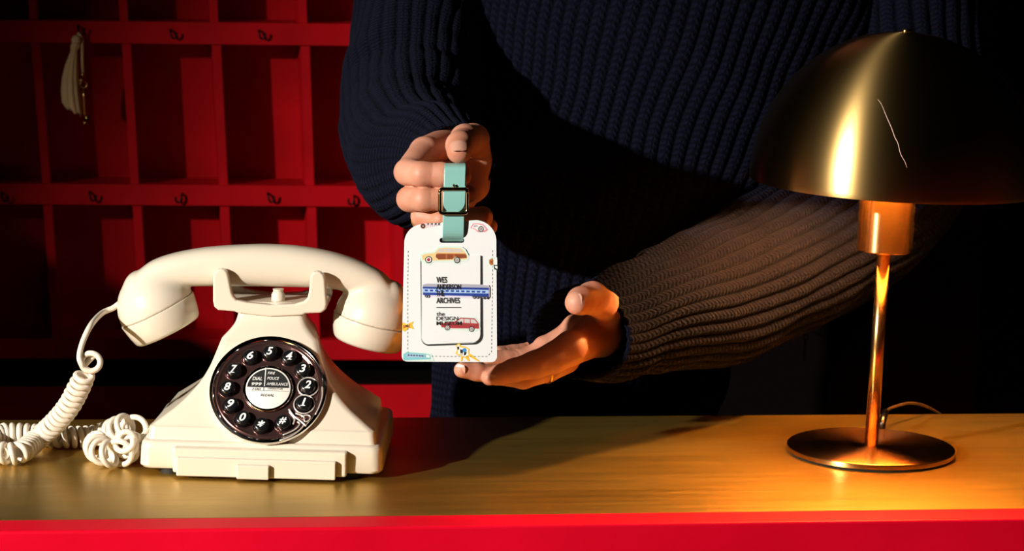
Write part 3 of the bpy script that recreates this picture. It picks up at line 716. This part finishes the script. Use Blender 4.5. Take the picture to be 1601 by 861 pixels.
art('printed_camera', 'yellow outlined camera on a tripod print', [(cYl, Z([(352, 722), (372, 708), (380, 724), (404, 728), (426, 740), (424, 764), (436, 770), (482, 806), (478, 810), (430, 784), (420, 780), (428, 806), (420, 806), (402, 788), (392, 786), (388, 806), (380, 806), (382, 776), (362, 776), (352, 764), (362, 742)])),
    (cW, Z([(358, 726), (370, 716), (376, 732), (402, 734), (420, 744), (416, 760), (424, 772), (405, 782), (386, 780), (378, 768), (362, 770), (366, 744)])), (cK, Z([(360, 730), (372, 728), (372, 744), (362, 744)])), (cCy, Z(disc(400, 748, 12))), (cK, Z([(376, 742), (390, 746), (392, 764), (378, 766)])), (cK, Z([(398, 758), (412, 758), (408, 772), (396, 776)])), (cGl, Z(disc(384, 770, 7)))], .0002)
art('printed_pink_car', 'white and pink car print at the top right edge', [(cPk, Z([(430, 90), (446, 66), (470, 64), (500, 70), (526, 100), (510, 112), (470, 112), (455, 98)])), (cW, Z([(438, 90), (450, 72), (468, 70), (498, 76), (516, 98), (500, 106), (470, 104), (456, 92)])), (cGy, Z([(450, 76), (470, 74), (472, 84), (448, 86)]))]+wheel(489, 96, 16), .0002)
art('printed_tan_vehicle', 'tan and white vehicle print at the right edge', [(cHl, Z([(528, 258), (545, 246), (575, 248), (577, 318), (556, 316), (546, 296), (530, 290)])), (cOr, Z([(533, 262), (548, 254), (556, 262), (556, 288), (540, 290), (533, 280)])), (cW, Z([(556, 258), (576, 262), (576, 284), (556, 284)])), (cBr, Z([(540, 268), (552, 268), (552, 280), (540, 280)])), (cK, Z([(556, 288), (577, 290), (577, 318), (560, 312)])), (cW, Z([(563, 294), (577, 296), (577, 310), (566, 306)]))], .0002)
tx = [(('pale_pink', (.72, .56, .60)), Z([(162, 78), (178, 64), (272, 44+30), (274, 98-24), (190, 90), (170, 92)])), (cBr, Z(disc(177, 80, 14))), (cK, Z(disc(177, 80, 9))), (cGl, Z(disc(177, 80, 4)))]
for x in (196, 216, 236, 254):
    tx += [(cK, Z([(x, 75), (x+4, 75), (x+16, 62), (x+12, 62)])), (cK, Z([(x+12, 75), (x+16, 75), (x+4, 62), (x, 62)]))]
art('printed_truss', 'small lattice and wheel print at the top left edge', tx, .0002)
# lettering on the flap
def ttext(s, x0, y0, x1, y1, off=.00004, lay=.0014, name='lettering'):
    V, Fc = text_mesh(s, .005, 0, 1, off); Q = bbox_fit(V, 0, 1, 0, 1)
    G().add([T(x0+a*(x1-x0), y1-b*(y1-y0), lay) for a, b in Q], Fc).obj(name, M['ink'], ltag, smooth=False, world=True)
ttext('WES', 682, 432.5, 698.5, 442, .00009); ttext('ANDERSON', 682, 444, 720.5, 452.5, .00009); ttext('THE', 682, 454.5, 694.5, 463, .00009); ttext('ARCHIVES', 682, 465, 718.5, 474, .00009)
ttext('the', 682.3, 487, 695, 493.5, .00002); ttext('DESIGN', 682.3, 494.5, 716, 500.5, .00002); ttext('MUSEUM', 682.3, 502, 721.5, 508, .00002)
G().add([T(682, 480, .0014), T(720.5, 480, .0014), T(720.5, 480.9, .0014), T(682, 480.9, .0014)], [(0, 1, 2, 3)]).obj('rule_line', M['ink'], ltag, smooth=False, world=True)
# strap
def band(path, halfw, thick, name, mat, par=ltag, end_round=False):
    # path: (px,py,h) centre line; a ribbon of rectangular section
    P = spline([T(*p) for p in path], 40); g = G(); L_ = []
    side = unit(T(800, 460)-T(703, 460))
    Tn = np.gradient(P, axis=0); Tn /= np.linalg.norm(Tn, axis=1)[:, None]
    D_ = np.r_[0, np.cumsum(np.linalg.norm(np.diff(P, axis=0), axis=1))]; tot = D_[-1]
    for i in range(len(P)):
        nn = unit(np.cross(side, Tn[i])); hw = halfw/TS
        if end_round:
            rem = tot-D_[i]
            if rem < hw: hw = max(.0004, math.sqrt(max(0, hw*hw-(hw-rem)**2)))
        L_.append([P[i]-side*hw-nn*thick/2, P[i]+side*hw-nn*thick/2, P[i]+side*hw+nn*thick/2, P[i]-side*hw+nn*thick/2])
    g.rings(L_); o = g.obj(name, mat, par, smooth=False, world=True); bevel(o, .0004, 2, 50); return o
band([(711.5, 256, -.004), (711.5, 262, .0035), (711, 275, .0045), (710.5, 292, .005), (710, 305, .0035), (709.5, 318, .0030), (709, 340, .0030), (708.5, 365, .0018), (708, 376, -.0045)], 16.6, .0017, 'strap', M['mint'])
band([(711, 285, .0025), (710.5, 297, .0062), (710, 315, .0068), (709.5, 333, .0058)], 17.2, .0017, 'strap_tail', M['mint'], end_round=True)
band([(711.5, 256, -.0040), (711, 275, -.003), (710, 300, -.0028), (709, 340, -.0040), (708, 374, -.0050)], 16.2, .0015, 'strap_back', M['mint'])
bk = [(-23, -20), (23, -20), (23, 21), (-23, 21)]
def rrect(cx, cy, hw, hh, r, n=5): return arc(cx+hw-r, cy-hh+r, r, 0, 90, n)+arc(cx-hw+r, cy-hh+r, r, 90, 180, n)+arc(cx-hw+r, cy+hh-r, r, 180, 270, n)+arc(cx+hw-r, cy+hh-r, r, 270, 360, n)
q = rrect(709, 315, 21.3, 19, 5); q.append(q[0]); q = [T(a, b, .0068+(.0012 if b < 300 else 0)) for a, b in q]
buckle = G().tube(resample(np.array(q), .0006), .0015, 8, cap=False).obj('buckle', M['steel'], ltag, world=True, label='dark gold metal buckle')
G().tube([T(709, 297, .0085), T(709.5, 292, .0088), T(709.5, 289, .0075)], .0009, 8).obj('buckle_prong', M['steel'], buckle if False else ltag, world=True)

# ------------------------------------------------------------------ person
per = thing('person', W(1000, 700, 2.62)*np.array([1, 1, 0]), 'person in a chunky navy ribbed jumper holding up the luggage tag with both hands', 'person')
def J(px, py, d, r): return (W(px, py, d), r*d/FPX)     # joint: pixel, depth, radius in pixels
def chain(P, js, k=.0015):
    d = None
    for a, b in zip(js[:-1], js[1:]):
        c = cone(P, a[0], b[0], a[1], b[1]); d = c if d is None else smin(d, c, k)
    return d
def crease(P, d, c, n, w_, R, depth):
    c = np.asarray(c); q = P-c; a = q@np.asarray(n)
    return d+depth*np.exp(-(a/w_)**2)*np.exp(-(q*q).sum(-1)/(R*R))
# right hand (on the left in the picture): closed round the strap
RH = dict(
    index=[J(700, 224, 2.195, 26), J(664, 238, 2.150, 24), J(637, 269, 2.112, 20.5), J(660, 272, 2.098, 19.5), J(690, 273, 2.098, 19), J(722, 276, 2.103, 15)],
    middle=[J(712, 262, 2.195, 21), J(676, 290, 2.150, 20), J(640, 311, 2.114, 19.5), J(662, 311.5, 2.100, 18.5), J(692, 311, 2.101, 17.5), J(733, 303, 2.112, 13.5)],
    ring=[J(724, 290, 2.195, 19), J(690, 318, 2.150, 18), J(660, 338, 2.118, 17), J(690, 343, 2.108, 16), J(725, 342, 2.108, 16.5), J(754, 339, 2.110, 17)],
    pinky=[J(736, 300, 2.190, 18), J(712, 335, 2.150, 15), J(700, 354, 2.126, 14), J(730, 356, 2.118, 13.5), J(765, 354, 2.118, 13)],
    thumb=[J(742, 238, 2.200, 26), J(740, 218, 2.160, 24), J(727, 217, 2.125, 22), J(719, 227, 2.100, 21), J(718, 236, 2.090, 20)])
palmR = [(J(712, 232, 2.21, 33), J(742, 250, 2.19, 27)), (J(742, 250, 2.19, 27), J(742, 290, 2.19, 24)), (J(715, 245, 2.205, 28), J(725, 285, 2.20, 24)), (J(716, 232, 2.21, 34), J(712, 238, 2.29, 34)), (J(712, 238, 2.29, 34), J(700, 250, 2.40, 40))]
def fR(P):
    d = None
    for a, b in palmR:
        c = cone(P, a[0], b[0], a[1], b[1]); d = c if d is None else smin(d, c, .006)
    fs = None
    for nme in ('index', 'middle', 'ring', 'pinky'):
        c = chain(P, RH[nme], .0025); fs = c if fs is None else smin(fs, c, .0007)
    d = smin(d, fs, .004)
    th = chain(P, RH['thumb'], .004)
    d = smin(d, th, .003)
    n1 = unit(W(719, 232, 2.1)-W(722, 215, 2.13))
    for o_, dp in ((0, .0006), (.0022, .0004), (-.0022, .0004)): d = crease(P, d, W(719, 208, 2.115)+n1*o_, n1, .0006, .009, dp)
    e = unit(W(690, 273, 2.1)-W(640, 270, 2.1))
    for j, dp in ((W(676, 262, 2.088), .0004), (W(674, 301, 2.09), .0004)): d = crease(P, d, j, e, .0007, .008, dp)
    return d
VR, FR = nets(fR, W(600, 380, 2.13)-np.array([.01, .10, .0]), W(800, 175, 2.2)+np.array([.0, .20, .0]), .0011)
# left hand (on the right): palm up under the tag
LH = dict(
    index=[J(893, 543, 2.180, 27), J(866, 559, 2.175, 24), J(836, 570, 2.168, 21.5), J(802, 579, 2.164, 18), J(782, 585, 2.162, 15.5), J(765, 590, 2.160, 12.5)],
    middle=[J(885, 562, 2.200, 22), J(856, 577, 2.190, 20), J(818, 589, 2.180, 18.5), J(775, 586, 2.172, 15), J(745, 581, 2.164, 14), J(722, 578, 2.158, 12.5)],
    ring=[J(880, 530, 2.222, 18), J(850, 541, 2.218, 15.5), J(826, 557, 2.214, 14.5), J(792, 561, 2.206, 13.5), J(764, 558, 2.198, 12)],
    pinky=[J(896, 511, 2.238, 15), J(862, 531, 2.238, 13.5), J(832, 546, 2.236, 12.5), J(802, 551, 2.226, 12), J(778, 552, 2.215, 11.5)],
    thumb=[J(944, 512, 2.215, 25), J(950, 480, 2.200, 24), J(926, 466, 2.150, 25), J(908, 470, 2.128, 21), J(902, 473, 2.120, 19)])
palmL = [(J(893, 545, 2.185, 26), J(940, 522, 2.215, 32)), (J(858, 541, 2.222, 13), J(898, 509, 2.222, 15)), (J(898, 509, 2.222, 15), J(940, 508, 2.232, 30)), (J(892, 545, 2.220, 21), J(935, 525, 2.220, 34)), (J(935, 515, 2.220, 36), J(985, 505, 2.270, 40)), (J(985, 505, 2.270, 40), J(1080, 470, 2.370, 46)), (J(938, 506, 2.212, 24), J(905, 532, 2.200, 17))]
def fL(P):
    d = None
    for a, b in palmL:
        c = cone(P, a[0], b[0], a[1], b[1]); d = c if d is None else smin(d, c, .007)
    fs = None
    for nme in ('index', 'middle', 'ring', 'pinky'):
        c = chain(P, LH[nme], .0025); fs = c if fs is None else smin(fs, c, .0006)
    d = smin(d, fs, .004)
    d = smin(d, chain(P, LH['thumb'], .004), .003)
    e = unit(W(925, 468, 2.1)-W(900, 472, 2.1))
    for o_ in (-.002, 0, .0022): d = crease(P, d, W(922, 460, 2.145)+e*o_, e, .0006, .009, .0005)
    for a, b in ((W(834, 546, 2.225), W(820, 554, 2.22)), (W(802, 547, 2.21), W(790, 551, 2.205)), (W(868, 528, 2.235), W(852, 540, 2.23))):
        e = unit(a-b); d = crease(P, d, a, e, .0008, .009, .0009)
    return d
VL, FL = nets(fL, W(690, 650, 2.13)-np.array([.01, .10, .0]), W(1110, 370, 2.2)+np.array([.0, .20, .0]), .0011)
# the rest of the body: trunk, arms inside the sleeves, legs, head - coarser
def Wp(px, py, d): return W(px, py, d)
hip = Wp(900, 700, 2.66); hip[2] = .95
chest = Wp(1060, 60, 2.68); neck0 = Wp(1130, -300, 2.68); head = neck0+np.array([.02, -.03, .21])
shR = Wp(715, -200, 2.69); shL = Wp(1400, -200, 2.70)
elR = Wp(648, 165, 2.49); elL = Wp(1400, 330, 2.62)
def fB(P):
    d = cone(P, hip, Wp(950, 450, 2.68), .085, .085)
    d = smin(d, cone(P, Wp(950, 450, 2.68), chest, .085, .085), .03)
    d = smin(d, cone(P, chest+np.array([-.06, 0, .08]), chest+np.array([.06, 0, .08]), .075, .075), .03)
    d = smin(d, cone(P, shR+np.array([.03, 0, .02]), shL, .04, .05), .03)
    d = smin(d, cone(P, neck0, neck0+np.array([.01, -.01, .09]), .055, .05), .03)
    d = smin(d, cone(P, head+np.array([0, .01, .035]), head+np.array([0, -.012, -.045]), .082, .062), .03)
    d = smin(d, cone(P, head+np.array([0, -.085, .0]), head+np.array([0, -.098, -.03]), .008, .012), .012)
    for s_ in (-1, 1):
        d = smin(d, cone(P, head+np.array([s_*.08, 0, .0]), head+np.array([s_*.083, 0, -.03]), .012, .009), .006)
        d = smin(d, cone(P, hip+np.array([s_*.05, 0, -.04]), hip+np.array([s_*.09, .0, -.45]), .060, .055), .03)
        d = smin(d, cone(P, hip+np.array([s_*.09, .0, -.45]), np.array([hip[0]+s_*.09, hip[1]+.01, .08]), .055, .036), .02)
        d = smin(d, cone(P, np.array([hip[0]+s_*.09, hip[1]+.02, .045]), np.array([hip[0]+s_*.095, hip[1]-.14, .035]), .04, .032), .02)
    d = smin(d, cone(P, shR, elR, .035, .034), .02); d = smin(d, cone(P, elR, Wp(700, 250, 2.36), .038, .024), .01)
    d = smin(d, cone(P, shL, elL, .05, .038), .02); d = smin(d, cone(P, elL, Wp(1050, 480, 2.31), .038, .025), .01)
    return d
VB, FB = nets(fB, (hip[0]-.42, hip[1]-.36, -.01), (hip[0]+.62, hip[1]+.25, head[2]+.16), .009)
nV = len(VR); nL_ = len(VL)
mk('body', np.vstack([VR, VL, VB]), np.vstack([FR, FL+nV, FB+nV+nL_]), M['skin'], per, world=True)

# fingernails
def nail(c, n, t, hl, hw, rc):            # centre, outward normal, direction to the tip
    n = unit(n); t = unit(np.asarray(t)-n*np.dot(t, n)); s_ = np.cross(n, t)
    Rg = []
    K = 10
    top = []; 
    g = G(); V = []; F = []
    for i in range(K+1):
        u = -1+2*i/K
        for j in range(K+1):
            v = -1+2*j/K
            x = u*hl; y = v*hw*(1-.0*u)*(math.sqrt(max(.04, 1-abs(u)**4*.75)))
            z = -(y*y)/(2*rc)-x*x*11
            V.append(c-n*.0005+t*x+s_*y+n*z)
    for i in range(K):
        for j in range(K): a = i*(K+1)+j; F.append((a, a+1, a+K+2, a+K+1))
    m = len(V); V += [v-n*.0008 for v in V]; F += [tuple(x+m for x in f[::-1]) for f in F]
    o = mk('fingernail', V, F, M['nail'], per, world=True); return o
vw = -unit(ray(800, 450)); upc = Uv; rtc = Rv
nail(W(717, 226, 2.0795)+0*upc, vw*.75+upc*.66, -upc*.7+vw*.7, .0050, .0062, .009)       # right thumb
nail(W(753, 336, 2.1025), vw*.9+upc*.30, rtc*1.-upc*.1, .0052, .0050, .008)
nail(W(900, 470, 2.1115), vw*.92+upc*.05-rtc*.25, -rtc*1.+upc*.0, .0050, .0058, .010)      # left thumb
nail(W(767, 593.5, 2.1545), vw*.75-upc*.55-rtc*.1, -rtc, .0052, .0040, .006)
nail(W(719, 579, 2.1520), vw*.85-upc*.35-rtc*.35, -rtc, .0042, .0040, .006)
# rings
def ring_on(a, b, t, r, wd, name='ring'):
    a = np.asarray(a); b = np.asarray(b); c = a+(b-a)*t; n = unit(b-a); e1 = unit(np.cross(n, (0, 0, 1.))); e2 = np.cross(n, e1)
    f = lambda x, y, h: c+e1*x+e2*y+n*h
    prof = [(r, -wd), (r+.0011, -wd*.6), (r+.0013, 0), (r+.0011, wd*.6), (r, wd), (r-.0004, 0), (r, -wd)]
    return G().lathe(prof, f, 48).obj(name, M['gold'], per, world=True, label='thin gold finger ring')
ring_on(W(690, 330, 2.15), W(660, 342, 2.118), 1.0, 17.2*2.12/FPX, .0012)
ring_on(W(856, 577, 2.190), W(818, 589, 2.180), .10, 20.3*2.16/FPX, .0016)

# hair, trousers, shoes (mostly outside the frame)
def fH(P):
    d = cone(P, head+np.array([0, .025, .045]), head+np.array([0, .03, -.03]), .090, .075)
    return np.maximum(d, -cone(P, head+np.array([0, -.055, .0]), head+np.array([0, -.055, -.1]), .068, .07))
V, Fc = nets(fH, head-.16, head+.19, .007); mk('hair', V, Fc, M['hair'], per, world=True)
def fT(P):
    d = cone(P, hip+np.array([0, 0, .0]), hip+np.array([0, 0, -.06]), .08, .10)
    for s_ in (-1, 1):
        d = smin(d, cone(P, hip+np.array([s_*.05, 0, -.04]), hip+np.array([s_*.09, 0, -.45]), .072, .07), .03)
        d = smin(d, cone(P, hip+np.array([s_*.09, 0, -.45]), np.array([hip[0]+s_*.09, hip[1]+.01, .14]), .07, .062), .02)
    return d
V, Fc = nets(fT, (hip[0]-.3, hip[1]-.2, .05), (hip[0]+.3, hip[1]+.2, hip[2]+.22), .009); mk('trousers', V, Fc, M['trousers'], per, world=True)
for s_ in (-1, 1):
    c = np.array([hip[0]+s_*.09, hip[1], 0])
    def fS(P): return np.maximum(smin(cone(P, c+np.array([0, .03, .05]), c+np.array([s_*.005, -.15, .04]), .05, .042), cone(P, c+np.array([0, .02, .05]), c+np.array([0, .02, .10]), .05, .05), .02), -(P[..., 2]-.001))
    V, Fc = nets(fS, c+np.array([-.08, -.22, -.01]), c+np.array([.08, .1, .17]), .005); mk('shoe', V, Fc, M['rubber'], per, world=True)

# jumper : ribbed tubes
SG = G(); SUV = []
def knit_tube(ctrl, nrib, per_rib=10, step=.0022, ribamp=.0022, ref=(0, 0, 1), folds=(), cuff0=False, cuff1=False, stitch=.0052, seed=0, skew=None):
    """ctrl rows: x,y,z,ra,rb"""
    C = resample(spline(ctrl, 600), step); n = nrib*per_rib; m = len(C)
    fr = frames(C[:, :3], ref); th = 2*PI*np.arange(n+1)/n
    arcl = np.r_[0, np.cumsum(np.linalg.norm(np.diff(C[:, :3], axis=0), axis=1))]
    rng = np.random.RandomState(seed); ph_ = rng.rand(8)*6.28
    V = np.zeros((m, n+1, 3)); UV = np.zeros((m, n+1, 2))
    u = np.arange(n+1)/per_rib
    a = np.abs(u % 1-.5)*2
    rib0 = -(a**2.2)*ribamp
    th0 = th
    for i in range(m):
        Tt, A, B = fr[i]; s = arcl[i]
        th = th0+.012*math.sin(s*24+ph_[4])*np.sin(2*th0+ph_[5])+.008*math.sin(s*51+ph_[6])*np.sin(5*th0+ph_[7])
        ra, rb = C[i, 3], C[i, 4]
        rib = rib0*(.35+.65*min(1, (s/.03) if cuff0 else 1)*min(1, ((arcl[-1]-s)/.03) if cuff1 else 1))
        w_ = .010*ra/.06*(.5*np.sin(th*2+s*22+ph_[0])*math.sin(s*31+ph_[1])+.35*np.sin(th*3-s*38+ph_[2])+.25*np.sin(th*5+s*60+ph_[3])*math.sin(s*50))*.35
        for f in folds:                    # (arc position, width, depth, angle, angular width)
            w_ = w_-f[2]*math.exp(-((s-f[0])/f[1])**2)*np.exp(-((np.angle(np.exp(1j*(th-f[3])))/f[4])**2))
        x = (ra+w_+rib)*np.cos(th); y = (rb+w_+rib)*np.sin(th)
        V[i] = C[i, :3]+x[:, None]*A+y[:, None]*B
        if skew is not None and s < skew[0]:
            V[i] -= Tt*(1-s/skew[0])**1.0*np.clip(((V[i]-C[i, :3])/ra)@skew[2]*.6+.4, 0, 1)[:, None]*skew[1]
        UV[i, :, 0] = u; UV[i, :, 1] = s/stitch
    rows = [V[i] for i in range(m)]; uvr = [UV[i] for i in range(m)]
    def lip(i, d):
        out = []
        c = C[i, :3]; Tt = fr[i][0]*d
        for q, (fw, sh_) in enumerate(((.002, .985), (.003, .95), (.002, .91), (-.004, .885), (-.014, .87), (-.03, .86))):
            out.append((c+(V[i]-c)*sh_+Tt*fw, UV[i]+np.array([0, d*(q+1)*.3])))
        return out
    if cuff0:
        for v, uv in lip(0, -1): rows.insert(0, v); uvr.insert(0, uv)
    if cuff1:
        for v, uv in lip(m-1, 1): rows.append(v); uvr.append(uv)
    V = np.array(rows); UV = np.array(uvr); m = len(V)
    base = len(SG.V)
    ii, jj = np.meshgrid(np.arange(m-1), np.arange(n), indexing='ij')
    q = base+ii*(n+1)+jj
    F = np.stack([q, q+1, q+n+2, q+n+1], -1).reshape(-1, 4)
    SG.V += [tuple(v) for v in V.reshape(-1, 3).tolist()]; SG.F += [tuple(f) for f in F.tolist()]; SUV.append(UV.reshape(-1, 2))
def K(px, py, d, r, rb=None):
    s = d/FPX; return list(W(px, py, d))+[r*s, (rb if rb else r)*s]
knit_tube([K(800, -330, 2.68, 140), K(705, -150, 2.66, 124), K(668, 0, 2.61, 112), K(646, 120, 2.52, 112), K(646, 215, 2.41, 112), K(664, 256, 2.31, 108), K(690, 250, 2.245, 88), K(706, 250, 2.210, 70), K(713, 251, 2.182, 63)], 30, 10, .0022, .0020, folds=[(.42, .02, .006, 2.0, .8), (.50, .012, .005, 1.0, .7), (.53, .01, .004, 4.0, .9)], cuff1=True, seed=3, ref=(1, 0, 0))
knit_tube([K(926, 519, 2.210, 75, 82), K(955, 514, 2.228, 82), K(1010, 492, 2.27, 92), K(1110, 464, 2.36, 110), K(1230, 404, 2.47, 118), K(1345, 330, 2.56, 124), K(1415, 210, 2.62, 128), K(1420, 60, 2.66, 128), K(1400, -100, 2.69, 130), K(1370, -290, 2.70, 130)], 30, 10, .0022, .0036, folds=[(.05, .012, .006, 3.0, .8), (.09, .014, .005, 5.2, .9), (.13, .015, .004, 4.2, .6)], cuff0=True, seed=5, ref=(0, 0, 1), skew=(.07, .040, np.array([.25, .95, -.1])))
# torso: ref axis = depth direction
def KT(px, py, d, hw, hd): s = d/FPX; return list(W(px, py, d))+[hd, hw*s]
tor = [KT(890, 860, 2.62, 225, .115), KT(888, 720, 2.62, 222, .118), KT(900, 600, 2.62, 228, .122), KT(935, 430, 2.62, 265, .125), KT(990, 250, 2.62, 310, .128), KT(1050, 60, 2.635, 345, .128), KT(1100, -110, 2.68, 350, .12), KT(1125, -230, 2.69, 300, .095), KT(1130, -310, 2.69, 170, .078), KT(1130, -350, 2.69, 110, .07)]
knit_tube(tor, 92, 10, .0028, .0030, ref=(0, -1, 0), cuff0=True, cuff1=True, seed=9, stitch=.0056)
jm = mk('jumper', SG.V, SG.F, M['knit'], per, world=True, uv=np.vstack(SUV))
jm['label'] = 'chunky navy ribbed knit jumper'

# loose wool fibres standing off the knit
rng = np.random.RandomState(4)
Vj = np.array(SG.V); Fj = np.array(SG.F); fi = rng.choice(len(Fj), 60000, replace=False)
q = Vj[Fj[fi]]; cen = q.mean(1); nrm = np.cross(q[:, 1]-q[:, 0], q[:, 3]-q[:, 0]); nrm /= np.linalg.norm(nrm, axis=1)[:, None]+1e-12
toc = CAM-cen; dep = (cen-CAM)@Fv
sx = 800.5+FPX*((cen-CAM)@Rv)/dep; sy = 430.5-FPX*((cen-CAM)@Uv)/dep
nrm *= np.sign(np.einsum('ij,ij->i', nrm, toc))[:, None]
ok = (sy > -60) & (sy < 700) & (sx > 480) & (sx < 1560)
cen = cen[ok][:9000]; nrm = nrm[ok][:9000]; q = q[ok][:9000]
tg1 = q[:, 1]-q[:, 0]; tg1 /= np.linalg.norm(tg1, axis=1)[:, None]+1e-12; tg2 = np.cross(nrm, tg1)
FG = G()
for c, n, a, b in zip(cen, nrm, tg1, tg2):
    l = rng.uniform(.0012, .0038); u = rng.uniform(-1, 1, 2); d1 = unit(n*.8+a*u[0]+b*u[1]); w_ = 3.2e-5
    p1 = c+d1*l*.55; u = rng.uniform(-1, 1, 2); p2 = p1+unit(d1*.5+a*u[0]+b*u[1]-n*.2)*l*.5
    s_ = unit(np.cross(d1, a+b*.3))*w_; t_ = unit(np.cross(d1, s_))*w_
    FG.add([c+s_, c-s_*.5+t_, c-s_*.5-t_, p1+s_, p1-s_*.5+t_, p1-s_*.5-t_, p2], [(0, 1, 4, 3), (1, 2, 5, 4), (2, 0, 3, 5), (3, 4, 6), (4, 5, 6), (5, 3, 6)])
M['fuzz'] = pm('wool_fibre', (.03, .03, .05), .8, spec=.1); noise_col(M['fuzz'], (.016, .016, .034), (.05, .045, .06), 30)
fz = FG.obj('wool_fuzz', M['fuzz'], per, world=True); fz['kind'] = 'stuff'
